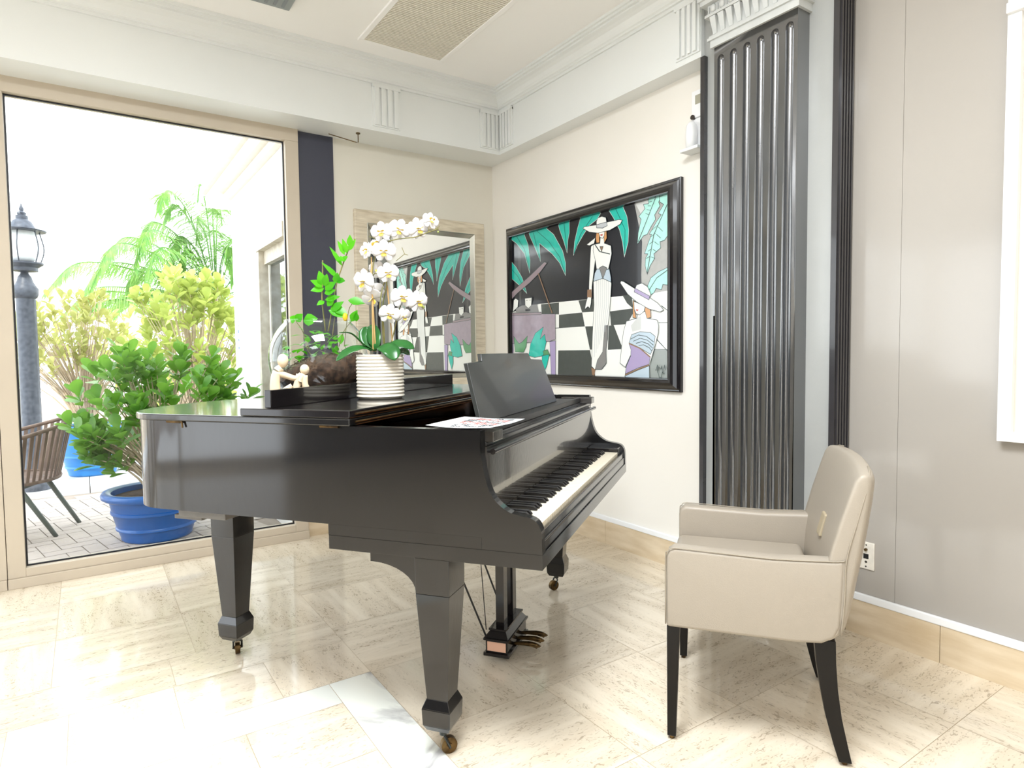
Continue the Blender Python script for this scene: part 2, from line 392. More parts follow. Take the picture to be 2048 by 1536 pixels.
# soffit with fascia, crown and fluted brackets
FX, FY = 2.55, 3.90
bm = new(); box(bm, XL, XW, FY, YW, 2.632, ZC)
struct('trim_1', bm, M_white)
bm = new(); box(bm, FX, XW, 2.088, FY, 2.632, ZC)
struct('trim_2', bm, M_white)
cp = [(0, 2.925), (.012, 2.925), (.012, 2.94), (.022, 2.943), (.022, 2.952), (.03, 2.958), (.034, 2.975), (.044, 2.995), (.06, 3.008), (.078, 3.016), (.078, 3.026), (.09, 3.03), (.09, 3.042), (.1, 3.045), (.1, 3.06), (0, 3.06)]
bm = new()
def crown(A, B, nA, ext0, ext1):
    """profile swept from A to B, nA = direction into the room, ext = miter shift per unit projection at each end"""
    A, B, nA = Vector(A), Vector(B), Vector(nA); t = (B-A).normalized()
    v0 = [bm.verts.new(A+nA*p+t*p*ext0+Vector((0, 0, z))) for p, z in cp]; v1 = [bm.verts.new(B+nA*p+t*p*ext1+Vector((0, 0, z))) for p, z in cp]
    for i in range(len(cp)-1): bm.faces.new((v0[i], v0[i+1], v1[i+1], v1[i]))
crown((XL, FY, 0), (FX, FY, 0), (0, -1, 0), 0, -1)
crown((FX, FY, 0), (FX, 2.088, 0), (-1, 0, 0), 1, 0)
struct('trim_3', bm, M_white)
def bracket(bm, axis, a0, a1, face):
    n = 4; w_ = (a1-a0)/n
    def bx(p0, p1, d, z0, z1):
        if axis == 'x': box(bm, p0, p1, face-d, face, z0, z1)
        else: box(bm, face-d, face, p0, p1, z0, z1)
    bx(a0-.008, a1+.008, .008, 2.66, 2.915)
    for k in range(n): bx(a0+k*w_+.007, a0+(k+1)*w_-.007, .02, 2.668, 2.907)
    bx(a0-.008, a1+.008, .022, 2.902, 2.922)
bm = new(); bracket(bm, 'x', 1.59, 1.765, FY); bracket(bm, 'x', 2.395, 2.54, FY); struct('trim_4', bm, M_white)
bm = new(); bracket(bm, 'y', 2.10, 2.235, FX); bracket(bm, 'y', 3.725, 3.87, FX); struct('trim_5', bm, M_white)

# skirting: stone plus a white fillet
def skirt(name, segs, axis, face, m1=M_trav):
    bm = new()
    for a, c in segs:
        if axis == 'y': box(bm, face-.012, face+.001, a+.001, c-.001, 0, .145)
        else: box(bm, a+.001, c-.001, face-.012, face+.001, 0, .145)
    struct(name, bm, m1)
skirt('baseboard_right', [(2.09, 2.9), (2.9, 3.6), (3.6, 4.18), (1.039, 1.404), (.35, 1.039), (-.35, .35), (-1.05, -.35), (-3.4, -1.05)], 'y', XW)
skirt('baseboard_back', [(1.18, 1.9), (1.9, 2.653)], 'x', YW)
bm = new(); box(bm, XW-.016, XW, 2.09, 4.17, .145, .176); box(bm, XW-.016, XW, -3.4, 1.404, .145, .176)
struct('trim_6', bm, M_whitetrim, bevel=.004)
bm = new(); box(bm, 1.18, 1.413, YW-.012, YW+.001, .1455, 2.632); struct('trim_7', bm, M_navy)

# ------------------------------------------------------------------ window wall glazing
def window(name, x0, x1, left_end=True):
    """x0..x1 is the clear glass opening"""
    r = bpy.data.objects.new(name, None); COL.objects.link(r); r['kind'] = 'structure'; r.location = (0, 0, 0)
    bm = new()
    box(bm, x0-.075, x1+.082, 4.125, 4.235, 0, .052); box(bm, x0, x1, 4.14, 4.235, .0525, .098)
    box(bm, x0-.075, x1+.082, 4.14, 4.235, 2.553, 2.634)
    box(bm, x1, x1+.082, 4.14, 4.235, .0525, 2.5525); box(bm, x0-.075, x0, 4.14, 4.235, .0525, 2.5525)
    obj('window_frame', bm, M_alu, r, bevel=.002)
    bm = new(); g = .008
    box(bm, x0, x1, 4.18, 4.19, .098, .098+g); box(bm, x0, x1, 4.18, 4.19, 2.553-g, 2.553); box(bm, x0, x0+g, 4.18, 4.19, .098+g, 2.553-g); box(bm, x1-g, x1, 4.18, 4.19, .098+g, 2.553-g)
    obj('gasket', bm, M_gasket, r)
    bm = new(); box(bm, x0+g, x1-g, 4.182, 4.188, .098+g, 2.553-g); obj('window_glass', bm, M_glass, r)
window('window_1', -.295, 1.097)
window('window_2', -1.90, -.455)
window('window_3', -3.40, -2.06)
window('window_6', -4.70, -3.56)

# ------------------------------------------------------------------ fluted pilaster
pil = thing('pilaster', 'tall dark fluted wall pilaster with a silvery white dentil capital, right of the painting', 'pilaster', (2.60, 1.75, 0))
def at_p(o): o.location = (-2.60, -1.75, 0); return o
bm = new(); box(bm, 2.575, XW-.0005, 1.427, 2.087, 0, ZC); at_p(obj('pier', bm, M_pier, pil))
def fluted():
    bm = new(); xf, xb = 2.49, 2.575
    cs = [1.927, 1.858, 1.788, 1.719, 1.650, 1.5815]; hw = .0185; zt = 2.565; zb = .16
    n = 8
    # cross-section outline along y with concave flutes, plus rounded flute heads
    ycuts = [1.9625]
    for c in cs: ycuts += [c+hw, c-hw]
    ycuts.append(1.545)
    def quad(p): bm.faces.new([bm.verts.new(q) for q in p])
    for i in range(0, len(ycuts), 2):       # flat fillets
        a, c = ycuts[i], ycuts[i+1]; quad(((xf, a, zb), (xf, c, zb), (xf, c, zt), (xf, a, zt)))
    for c in cs:
        arc = [(c+hw*math.cos(PI*k/n), xf+1.1*hw*math.sin(PI*k/n)) for k in range(n+1)]
        for (ya, xa), (yb, xb2) in zip(arc, arc[1:]): quad(((xa, ya, zb), (xb2, yb, zb), (xb2, yb, zt-hw), (xa, ya, zt-hw)))
        # head: quarter sphere
        for j in range(5):
            p0, p1 = PI/2*j/5, PI/2*(j+1)/5
            def P(k, ph):
                y_ = hw*math.cos(PI*k/n); x_ = hw*math.sin(PI*k/n)
                # rotate the semicircle about the y axis through the flute head
                return (xf+1.1*x_*math.cos(ph), c+y_, zt-hw+x_*math.sin(ph))
            for k in range(n): quad((P(k, p0), P(k+1, p0), P(k+1, p1), P(k, p1)))
        # flat filler around the head
        rim = [(c+hw*math.cos(PI*k/n), zt-hw+hw*math.sin(PI*k/n)) for k in range(n+1)]
        for (ya, za), (yb, zb2) in zip(rim, rim[1:]): quad(((xf, ya, za), (xf, yb, zb2), (xf, yb, zt+.0002), (xf, ya, zt+.0002)))
    quad(((xf, 1.9625, zt), (xf, 1.545, zt), (xf, 1.545, 2.615), (xf, 1.9625, 2.615)))
    quad(((xf, 1.9625, 0), (xf, 1.545, 0), (xf, 1.545, zb), (xf, 1.9625, zb)))
    quad(((xf, 1.545, 0), (xb, 1.545, 0), (xb, 1.545, 2.615), (xf, 1.545, 2.615)))
    quad(((xf, 1.9625, 0), (xb, 1.9625, 0), (xb, 1.9625, 2.615), (xf, 1.9625, 2.615)))
    bmesh.ops.remove_doubles(bm, verts=bm.verts[:], dist=.00005)
    return bm
at_p(obj('fluted_panel', fluted(), M_dpanel, pil, smooth=True, angle=40))
bm = new(); box(bm, 2.55, 2.575, 2.068, 2.092, 0, 2.63); at_p(obj('corner_trim', bm, M_dtrim, pil))
bm = new(); box(bm, 2.55, XW-.0005, 1.404, 1.427, 0, ZC)
for k in range(5): box(bm, 2.562+k*.021, 2.572+k*.021, 1.398, 1.404, 0, ZC)
at_p(obj('corner_trim', bm, M_dtrim, pil))
M_cap = mat('silvery_white_enamel', (206, 208, 206), 0.28, var=0.04, scale=20)
bm = new(); ya, yb = 1.535, 1.975
def band(d, z0, z1): box(bm, 2.49-d, 2.575, ya-d+.01, yb+d-.01, z0, z1)
band(.012, 2.608, 2.640); band(.022, 2.640, 2.652); band(.016, 2.652, 2.662); band(.004, 2.662, 2.745); band(.03, 2.745, 2.757); band(.02, 2.757, 2.80); band(.045, 2.80, 2.82); band(.055, 2.82, 2.85); band(.07, 2.85, 2.90)
band(.085, 2.90, ZC)
n = 10; wd = (yb-ya)/n
for k in range(n):
    c = ya+wd*(k+.5); z0, z1 = 2.668, 2.742
    prism(bm, [(c-wd*.22, z0), (c+wd*.22, z0), (c+wd*.36, z1), (c-wd*.36, z1)], lambda a, b: (2.486-.022*(b-z0)/(z1-z0)-.004, a, b), lambda a, b: (2.487, a, b))
for k in range(9):
    c = ya+.024+k*.049
    blob(bm, (2.468, c, 2.778), (.014, .015, .02), 10, 6); blob(bm, (2.468, c+.0245, 2.775), (.008, .004, .018), 6, 4)
at_p(obj('capital', bm, M_cap, pil, smooth=True, angle=35))

# ------------------------------------------------------------------ framed panel on the near right wall
t = thing('wall_panel_frame', 'white painted frame around a recessed cream panel, on the wall at the right edge', 'panel', (2.64, .4, 1.6))
bm = new(); X0, X1 = 2.625, XW
for args in (((.828, .868), (.872, 2.33)),): box(bm, X0, X1, .828, .868, .872, 2.32)
box(bm, X0, X1, -.30, .83, .872, .905); box(bm, X0-.015, X1, -.35, .868, 2.318, 2.352); box(bm, X0, X1, .835, .868, 2.352, 2.95)
o = obj('frame', bm, M_whitetrim, t, bevel=.002); o.location = (-2.64, -.4, -1.6)
bm = new(); box(bm, X1-.012, X1, -.30, .828, .905, 2.318); o = obj('panel', bm, mat('cream_panel', (226, 217, 203), .3), t); o.location = (-2.64, -.4, -1.6)
bm = new(); box(bm, X1-.012, X1, -.30, .83, 2.352, 2.9); o = obj('upper_panel', bm, mat('brown_weave', (160, 146, 118), .7, var=.3, scale=60), t); o.location = (-2.64, -.4, -1.6); o['label'] = 'brown woven upper panel'

# wall outlet, thermostat, dispenser
t = thing('wall_outlet', 'white metal phone and cable outlet plate low on the wall behind the armchair', 'outlet', (XW, 1.32, .34))
bm = new(); box(bm, -.006, .0, -.032, .032, -.057, .057); obj('plate', bm, mat('worn_white_metal', (232, 226, 214), .35, var=.08, scale=40), t, bevel=.002)
bm = new(); box(bm, -.008, -.005, -.01, .01, -.012, .008); obj('jack', bm, mat('jack_black', (14, 14, 16), .4), t)
bm = new(); tube(bm, [(-.005, 0, .026), (-.014, 0, .026)], .006, 10); obj('connector', bm, M_brass, t)
bm = new()
for z in (.045, -.045, -.026): 
    bm = new(); tube(bm, [(-.005, 0, z), (-.0075, 0, z)], .003 if abs(z) > .03 else .005, 8)
    obj('screw', bm, mat('screw_dark', (70, 66, 60), .4, metal=.7), t)
t = thing('thermostat', 'white thermostat with a small grey screen, high on the wall left of the pilaster', 'thermostat', (XW, 2.15, 2.455))
bm = new(); box(bm, -.028, 0, -.05, .07, -.065, .07); obj('housing', bm, M_whitetrim, t, bevel=.004)
bm = new(); box(bm, -.030, -.027, -.03, .045, .0, .045); obj('screen', bm, mat('lcd_grey', (168, 164, 146), .3), t)
t = thing('soap_dispenser', 'white wall dispenser with a rounded body below the thermostat', 'dispenser', (XW, 2.165, 2.29))
bm = new(); box(bm, -.02, 0, -.045, .07, -.06, .10); obj('back_plate', bm, M_whitetrim, t, bevel=.006)
bm = new(); lathe(bm, [(.001, -.055), (.028, -.05), (.03, .02), (.026, .06), (.012, .078), (.001, .08)], 16, (-.045, .04)); obj('body', bm, M_whitetrim, t, smooth=True)
bm = new(); box(bm, -.085, 0, -.03, .085, -.075, -.058); obj('drip_tray', bm, M_white, t, bevel=.004)
bm = new(); tube(bm, [(-.02, .045, .105), (-.035, .045, .105)], .012, 12); obj('sensor', bm, mat('sensor_dark', (50, 42, 36), .3), t)

# ceiling vents and hook
t = thing('ceiling_vent', 'large cream louvred return air grille in the ceiling', 'vent', (1.68, 3.2, ZC))
vx0, vx1, vy0, vy1 = 1.405, 1.965, 2.72, 3.665
bm = new()
for a in ((vx0, vx1, vy0, vy0+.03), (vx0, vx1, vy1-.03, vy1), (vx0, vx0+.03, vy0+.03, vy1-.03), (vx1-.03, vx1, vy0+.03, vy1-.03)): box(bm, *a, ZC-.012, ZC+.001)
o = obj('frame', bm, M_ceil, t, bevel=.003); o.location = (-1.68, -3.2, -ZC)
bm = new(); k = vy0+.035
while k < vy1-.035:
    box(bm, vx0+.03, vx1-.03, k, k+.011, ZC-.008, ZC-.002); k += .0165
o = obj('louvre', bm, mat('grille_paint', (232, 226, 212), .5, var=.06, scale=60), t); o.location = (-1.68, -3.2, -ZC); o['kind'] = 'stuff'
bm = new(); box(bm, vx0+.03, vx1-.03, vy0+.03, vy1-.03, ZC-.0015, ZC+.001); o = obj('backing', bm, mat('grille_backing', (190, 184, 170), .8), t); o.location = (-1.68, -3.2, -ZC)
t = thing('ceiling_vent', 'small grey ceiling vent at the top edge, left of the large grille', 'vent', (.80, 3.4, ZC))
bm = new(); box(bm, -.20, .18, -.5, .14, -.02, .001); obj('frame', bm, mat('grey_vent', (150, 156, 156), .4), t, bevel=.004)
bm = new()
for k in range(8): box(bm, -.17+k*.043, -.155+k*.043, -.47, .11, -.026, -.019)
obj('slat', bm, mat('grey_vent_slat', (130, 136, 138), .4), t)
t = thing('curtain_hook', 'small brass hook hanging under the soffit beside the navy strip', 'hook', (1.524, 4.0, 2.632))
bm = new(); tube(bm, [(0, 0, .001), (0, 0, -.006)], .014, 10); tube(bm, [(0, 0, 0), (0, 0, -.06), (-.012, 0, -.062), (-.16, .1, -.006)], .003, 6); obj('rod', bm, M_brass, t)
# ------------------------------------------------------------------ painting
ART = "k0 23,1184 1599,1174 1600,117 0,124;w0 10,591 407,636 1274,625 1600,631 1600,117 0,124;g0 1333,1150 1599,1151 1600,627 1392,618 1388,733 1395,918;l0 1342,1144 1452,1147 1406,1042 1389,1070;d0 433,632 634,630 633,551 441,564;d0 835,628 1000,629 1006,548 871,550;d0 633,548 871,550 896,460 632,459;d0 1128,541 1320,547 1320,516 1274,458 1136,457;d0 899,460 982,458 977,312 944,312;d0 1118,455 1160,458 1238,313 1109,309;d0 622,310 944,309 996,136 616,138;d0 1237,628 1311,625 1323,546 1274,580;d0 1273,309 1316,308 1298,247 1283,278;m0 1463,307 1600,305 1600,122 1454,121;o0 1519,457 1600,454 1600,451 1519,454;o0 1508,365 1600,287 1600,283 1504,361;o0 1541,549 1600,512 1600,508 1538,546;o0 1485,310 1600,308 1600,305 1485,307;o0 558,463 632,463 632,458 558,458;n0 155,1093 196,1055 200,645 173,647;t2 23,1163 235,1155 289,1063 311,954 304,860 242,1006 140,1095;t2 291,1162 484,1156 583,1089 678,967 708,884 707,801 645,892 565,962 423,1053 433,926 370,1030 308,1123;t2 630,1156 750,1154 749,1072 733,1027 725,946 687,1034 648,1108;t2 862,1150 1058,1149 1017,1111 948,1087 890,1040 831,983 789,921 801,1007 832,1088;t2 1118,1151 1239,1151 1276,1082 1290,1002 1285,934 1254,850 1238,941 1214,1015 1163,1094;t2 20,1013 136,922 211,838 268,720 172,788 17,881;a1 1441,1147 1538,1149 1521,1115 1530,1093 1491,1051 1497,1025 1463,990 1435,953 1406,950 1359,910 1366,973 1389,1045 1372,1065 1418,1098 1407,1125 1446,1121;a1 1524,1142 1599,1147 1599,935 1562,901 1530,898 1535,864 1485,838 1491,813 1457,776 1435,731 1420,780 1423,822 1440,844 1415,848 1446,910 1469,948 1452,951 1508,1015 1540,1042 1519,1054 1557,1095 1530,1113;a1 1435,661 1463,708 1519,735 1599,755 1599,654 1551,663 1540,635 1502,647 1485,623 1463,613;j0 137,1149 239,1037 246,1038 144,1150;j0 239,1037 297,882 304,882 246,1037;j0 378,1152 531,1046 535,1048 383,1154;j0 530,1046 643,931 649,932 536,1048;j0 643,931 700,816 706,817 649,932;j0 350,1136 423,940 429,940 357,1136;j0 693,1140 719,961 725,960 699,1139;j0 974,1138 859,1046 864,1044 978,1135;j0 858,1046 792,932 798,930 864,1044;j0 1180,1143 1259,1007 1263,1007 1185,1143;j0 1258,1008 1254,869 1259,869 1263,1007;j0 35,944 151,854 157,856 41,946;j0 151,854 252,737 259,738 157,856;o0 1495,1141 1433,1037 1437,1035 1499,1139;o0 1433,1037 1363,923 1368,921 1437,1035;o0 1581,1091 1484,946 1488,944 1585,1089;o0 1483,946 1432,737 1437,736 1488,945;o0 1454,642 1509,703 1506,705 1450,644;o0 1509,702 1585,735 1582,738 1506,705;o0 1453,1059 1424,1073 1423,1071 1451,1057;o0 1517,980 1550,950 1552,952 1520,981;o0 1512,991 1473,973 1475,971 1514,989;o0 1459,1083 1433,1092 1432,1090 1458,1081;o0 1504,941 1535,916 1537,918 1507,943;o0 1498,951 1462,935 1464,933 1500,949;o0 1466,1106 1442,1111 1442,1108 1466,1104;o0 1491,902 1520,882 1522,883 1493,904;o0 1483,910 1451,897 1453,895 1485,908;o0 1472,1130 1451,1130 1451,1127 1473,1127;o0 1478,863 1505,847 1506,849 1480,865;o0 1469,870 1440,859 1441,857 1471,867;o0 1478,1153 1459,1149 1461,1146 1480,1150;o0 1465,823 1489,812 1491,814 1466,825;o0 1454,829 1428,820 1430,818 1456,826;u1 45,678 62,741 303,839 481,918 508,907 428,852 303,792 152,733;b0 402,848 558,562 568,563 412,849;e0 134,622 207,639 390,634 410,579 126,595;k0 233,697 255,711 319,703 341,683 333,652 236,653;w1 245,687 328,687 322,631 287,613 248,636;k0 248,610 309,608 310,593 249,595;w1 102,685 128,696 162,680 154,632 87,600 95,636;o0 260,669 283,670 282,673 260,673;o0 297,669 319,669 318,672 296,672;v1 31,588 596,556 597,386 532,373 26,364;u1 51,594 438,577 438,560 50,575;x1 534,372 597,376 594,140 547,141;x1 38,364 90,365 87,221 35,220;r1 97,420 164,364 202,374 274,418 254,341 220,300 114,304;t1 284,276 310,361 369,434 464,474 424,390 477,422 493,368 457,275 357,263;r1 454,307 506,317 539,275 471,265;t1 444,275 526,283 501,213 469,159 444,213;w1 963,953 986,963 1002,867 970,704 968,637 944,635 942,706 953,854;w1 930,644 964,639 961,602 949,570 932,584 900,567 912,606;b0 927,689 966,688 968,637 924,642;w1 984,749 1015,810 1129,797 1146,706 1137,617 1128,527 1114,456 1110,374 1086,311 1032,256 997,185 962,208 973,405 989,591;e1 1087,457 1115,456 1107,374 1096,310 1098,228 1055,189 997,190 1018,246 1066,297;b0 960,199 997,188 989,151 968,154;w1 1051,1001 1080,997 1086,955 1143,933 1149,884 1133,832 1120,796 1015,805 1002,867 983,924 986,961 1046,961;s0 1016,803 1006,590 1010,589 1019,802;s0 1006,590 987,265 991,265 1010,589;s0 1034,800 1026,588 1029,588 1037,800;s0 1026,588 1004,291 1007,291 1029,588;s0 1052,798 1045,587 1048,587 1055,798;s0 1045,587 1021,317 1024,317 1048,587;s0 1069,796 1064,586 1067,586 1072,796;s0 1064,586 1038,343 1041,342 1067,585;s0 1087,794 1083,584 1086,584 1090,794;s0 1083,585 1054,368 1057,368 1086,584;s0 1104,793 1101,583 1104,583 1107,792;s0 1101,583 1071,393 1074,393 1104,583;s0 1121,791 1120,582 1123,582 1124,790;s0 1120,582 1087,419 1090,418 1123,582;c1 998,784 1018,808 1045,805 1069,745 1028,740 987,735;c1 1129,795 1143,742 1143,715 1102,732 1074,744 1103,796;e1 1040,812 1072,821 1109,804 1072,742;o0 999,957 1040,910 1047,913 1006,959;o0 1042,909 1135,881 1137,886 1044,914;b1 1046,941 1076,937 1061,909;w1 924,970 1006,1002 994,967 949,961;h0 1017,1029 1041,1027 1041,967 1016,969 1011,1003;h0 1084,1023 1105,1024 1108,983 1086,959;w1 1036,1028 1090,1025 1085,998 1071,987 1048,997;f0 1049,1013 1073,1014 1071,1003 1055,1004;w1 888,1078 905,1085 1017,1077 1111,1077 1214,1074 1241,1066 1224,1046 1137,1026 1030,1025 947,1046;w1 1017,1061 1017,1098 1031,1116 1065,1120 1101,1107 1106,1086 1114,1056 1071,1048;s1 1017,1078 1108,1079 1114,1056 1071,1049 1020,1058;h1 1327,592 1353,583 1338,541 1353,487 1326,494;h1 1423,548 1461,538 1467,487 1438,483 1419,511;w1 1370,512 1423,523 1437,484 1513,470 1524,439 1521,397 1496,323 1457,222 1457,131 1255,130 1267,185 1298,230 1305,273 1263,205 1220,229 1233,327 1249,415 1274,475 1358,488;l0 1364,492 1391,499 1391,423 1322,412 1310,447;w1 1335,586 1423,553 1415,524 1382,506 1353,514 1338,541;f0 1350,540 1373,537 1366,529 1351,532;c1 1295,348 1316,395 1382,410 1463,403 1499,381 1491,323 1463,280 1382,318;o0 1309,368 1371,390 1369,393 1307,371;o0 1370,390 1434,380 1435,383 1371,394;o0 1433,380 1488,347 1491,350 1436,383;o0 1330,355 1385,371 1383,374 1328,358;o0 1384,371 1440,359 1442,362 1385,374;o0 1440,359 1484,330 1487,333 1443,361;o0 1352,342 1399,352 1398,355 1350,346;o0 1397,352 1447,337 1449,341 1399,355;o0 1446,338 1479,314 1482,316 1449,340;o0 1373,330 1412,333 1412,336 1372,333;o0 1411,333 1454,316 1456,319 1413,336;o0 1453,317 1474,297 1478,299 1456,319;x1 1295,343 1382,316 1463,265 1453,224 1370,203 1264,166 1273,212 1310,273 1312,308;c1 1264,154 1370,191 1455,216 1457,131 1258,130;b0 1293,342 1380,313 1384,319 1297,348;b0 1379,314 1460,262 1466,267 1385,319;b0 1266,157 1372,193 1368,199 1262,164;b0 1371,193 1456,218 1453,224 1368,199;w1 1225,702 1231,713 1252,708 1335,663 1452,601 1519,563 1562,523 1535,514 1451,536 1359,581 1287,631;w1 1339,646 1359,678 1400,684 1443,660 1467,616 1454,587;x1 1345,661 1459,607 1453,586 1339,640;o0 1499,193 1507,190 1509,192 1501,196;o0 1509,191 1518,222 1514,222 1506,191;o0 1514,222 1517,178 1520,178 1518,222;o0 1520,178 1529,212 1525,213 1517,178;o0 1525,212 1537,198 1540,200 1528,213;o0 1538,198 1544,198 1544,200 1539,200;o0 1546,199 1551,217 1547,218 1542,199;o0 1547,217 1554,177 1557,177 1551,217;o0 1557,176 1563,184 1560,185 1554,178;o0 1563,184 1571,222 1567,223 1560,184;o0 1567,222 1574,193 1578,193 1571,223;o0 1516,188 1525,168 1528,169 1519,189;o0 1525,169 1529,151 1533,151 1528,169;o0 1530,150 1536,148 1537,151 1532,152;o0 1538,149 1541,154 1538,155 1535,150;o0 1539,154 1544,148 1547,150 1541,156;o0 1547,149 1556,186 1552,186 1544,149;o0 1552,186 1553,181 1556,181 1556,186;o0 1553,180 1564,171 1567,172 1556,182;o0 1567,171 1570,177 1567,178 1564,172"
AC = dict(k=(18, 18, 24), w=(236, 236, 230), g=(166, 165, 160), l=(205, 206, 202), d=(72, 76, 72), m=(150, 156, 152), o=(58, 70, 70), n=(60, 58, 58), t=(34, 186, 168), j=(18, 120, 108), a=(168, 226, 212), u=(150, 132, 138), b=(142, 110, 84), e=(128, 126, 124), v=(160, 146, 158), x=(168, 152, 190), r=(88, 150, 100), s=(190, 194, 196), c=(184, 200, 212), h=(206, 150, 96), f=(190, 84, 74))
t = thing('framed_painting', 'wide art deco painting of two women in white hats, black frame, on the right wall', 'painting', (XW, 3.13, 1.545))
def off(o, p): o.location = (-p[0], -p[1], -p[2]); return o
PC = (XW, 3.13, 1.545)
cols = sorted(AC); artm = [mat('paint_'+c, AC[c], .3, spec=.3, coat=.3, var=.06 if c in 'kdtagv' else 0, scale=25) for c in cols]
bm = new()
ylo, yhi, zlo, zhi = 2.352, 3.898, 1.030, 2.068
from mathutils.geometry import tessellate_polygon
def clip(poly):
    # keep the drawing inside the frame opening
    def cut(p, inside, inter):
        o = []
        for i in range(len(p)):
            a, c = p[i-1], p[i]
            if inside(c):
                if not inside(a): o.append(inter(a, c))
                o.append(c)
            elif inside(a): o.append(inter(a, c))
        return o
    for ax, val, sg in ((0, ylo, 1), (0, yhi, -1), (1, zlo, 1), (1, zhi, -1)):
        if not poly: return poly
        poly = cut(poly, lambda q: sg*(q[ax]-val) >= 0, lambda a, c: tuple(a[i]+(c[i]-a[i])*(val-a[ax])/(c[ax]-a[ax]) for i in (0, 1)))
    return poly
lay = 0
def addpoly(c, pts, h):
    pts = clip(pts)
    if len(pts) < 3: return
    vv = [bm.verts.new((2.6440-h, y, z)) for y, z in pts]
    for tri in tessellate_polygon([[Vector((y, z, 0)) for y, z in pts]]):
        try: bm.faces.new([vv[i] for i in tri]).material_index = cols.index(c)
        except ValueError: pass
for item in ART.split(';'):
    pp = item.split(); c, ol = pp[0][0], int(pp[0][1:])
    P = [(3.97-float(q.split(',')[0])/1000, float(q.split(',')[1])/1000+.9) for q in pp[1:]]
    h = lay*.00005; lay += 1
    addpoly(c, P, h)
    if ol:
        for i in range(len(P)):
            a, b_ = Vector(P[i-1]), Vector(P[i]); d = b_-a
            if d.length < 1e-5: continue
            nn = Vector((-d.y, d.x)).normalized()*.0016; a2 = a-d.normalized()*.001; b2 = b_+d.normalized()*.001
            addpoly('l' if ol == 2 else 'o', [tuple(a2+nn), tuple(b2+nn), tuple(b2-nn), tuple(a2-nn)], h+.00003)
for f in bm.faces:
    if f.normal.x > 0: f.normal_flip()
# backing block
box(bm, 2.6445, XW, 2.345, 3.905, 1.02, 2.075, cols.index('k'))
off(obj('canvas', bm, artm, t, keep=True), PC)
# moulded frame
def frame_ring(bm, prof, y0, y1, z0, z1, sweep):
    """prof: (inset, height off wall)"""
    rings = []
    for ins, hgt in prof: rings.append([bm.verts.new(sweep(a, b, hgt)) for a, b in ((y0+ins, z0+ins), (y1-ins, z0+ins), (y1-ins, z1-ins), (y0+ins, z1-ins))])
    for a, b in zip(rings, rings[1:]):
        for k in range(4): bm.faces.new((a[k], a[(k+1) % 4], b[(k+1) % 4], b[k]))
bm = new()
frame_ring(bm, [(0, .001), (0, .02), (.006, .024), (.012, .022), (.02, .028), (.035, .042), (.05, .05), (.06, .051), (.066, .045), (.072, .044), (.076, .02)], 2.295, 3.965, .975, 2.118, lambda a, b, h: (XW-h, a, b))
off(obj('frame', bm, M_black, t), PC)

# ------------------------------------------------------------------ mirror
t = thing('wall_mirror', 'rectangular mirror in a wide silver champagne frame on the back wall', 'mirror', (2.05, YW, 1.55))
MC = (2.05, YW, 1.55)
def mf(a, b, h): return (a, YW-h, b)
M_champ = mat('champagne_wood', (232, 221, 200), .38, rgb2=(198, 184, 160), scale=7, stretch=(1, 1, 8), metal=.25, bump=.1)
M_silv = mat('silver_bevel', (186, 184, 172), .22, metal=.75)
bm = new(); frame_ring(bm, [(0, .001), (0, .03), (.004, .034), (.085, .034)], 1.544, 2.565, .93, 2.18, mf); off(obj('frame', bm, M_champ, t), MC)
bm = new(); frame_ring(bm, [(.085, .034), (.088, .036), (.092, .034), (.118, .012), (.12, .008)], 1.544, 2.565, .93, 2.18, mf); off(obj('bevel', bm, M_silv, t), MC)
bm = new(); box(bm, 1.66, 2.45, YW-.012, YW-.002, 1.045, 2.065); off(obj('mirror_glass', bm, mat('mirror_silver', (240, 242, 240), .004, metal=1), t), MC)

# ------------------------------------------------------------------ grand piano
TH = math.radians(37.0)
PO = Vector((1.005, 1.349, 0)); PU = Vector((math.cos(TH), math.sin(TH), 0)); PV = Vector((-math.sin(TH), math.cos(TH), 0))
def pw(u, v, z=0): return PO+PU*u+PV*v+Vector((0, 0, z))
pn = thing('grand_piano', 'worn black baby grand piano with its front lid folded back', 'piano', PO, TH)
W = 1.48
curve = [(0, 1.20), (0, 1.29), (.006, 1.40), (.055, 1.485), (.15, 1.545), (.28, 1.585), (.42, 1.595), (.56, 1.575), (.67, 1.51), (.76, 1.40), (.86, 1.26), (1.0, 1.13), (1.18, 1.04), (1.34, .96), (1.44, .84), (1.48, .66)]
cv = [(p[0], p[1]) for p in crom([(a, b, 0) for a, b in curve], 5)]
outline = [(0, .175)]+[(0, .3), (0, .5), (0, .8)]+cv+[(W, .5), (W, .3), (W, .175)]
def inset(pts, d, close=False):
    o = []
    for i, p in enumerate(pts):
        a = Vector(pts[max(i-1, 0)]); b = Vector(pts[min(i+1, len(pts)-1)]); t_ = (b-a).normalized()
        o.append((p[0]+t_.y*d, p[1]-t_.x*d))
    return o
inn = inset(outline, .035)
bm = new()
z0, z1 = .685, .985
oa = [bm.verts.new((*p, z0)) for p in outline]; ob = [bm.verts.new((*p, z1)) for p in outline]
ia = [bm.verts.new((*p, z0)) for p in inn]; ib = [bm.verts.new((*p, z1)) for p in inn]
for i in range(len(outline)-1):
    bm.faces.new((oa[i], oa[i+1], ob[i+1], ob[i])); bm.faces.new((ia[i+1], ia[i], ib[i], ib[i+1]))
    bm.faces.new((ob[i], ob[i+1], ib[i+1], ib[i])); bm.faces.new((oa[i+1], oa[i], ia[i], ia[i+1]))
bm.faces.new((oa[0], ob[0], ib[0], ia[0])); bm.faces.new((oa[-1], ia[-1], ib[-1], ob[-1]))
obj('case_rim', bm, M_piano_side, pn, smooth=True, angle=35)
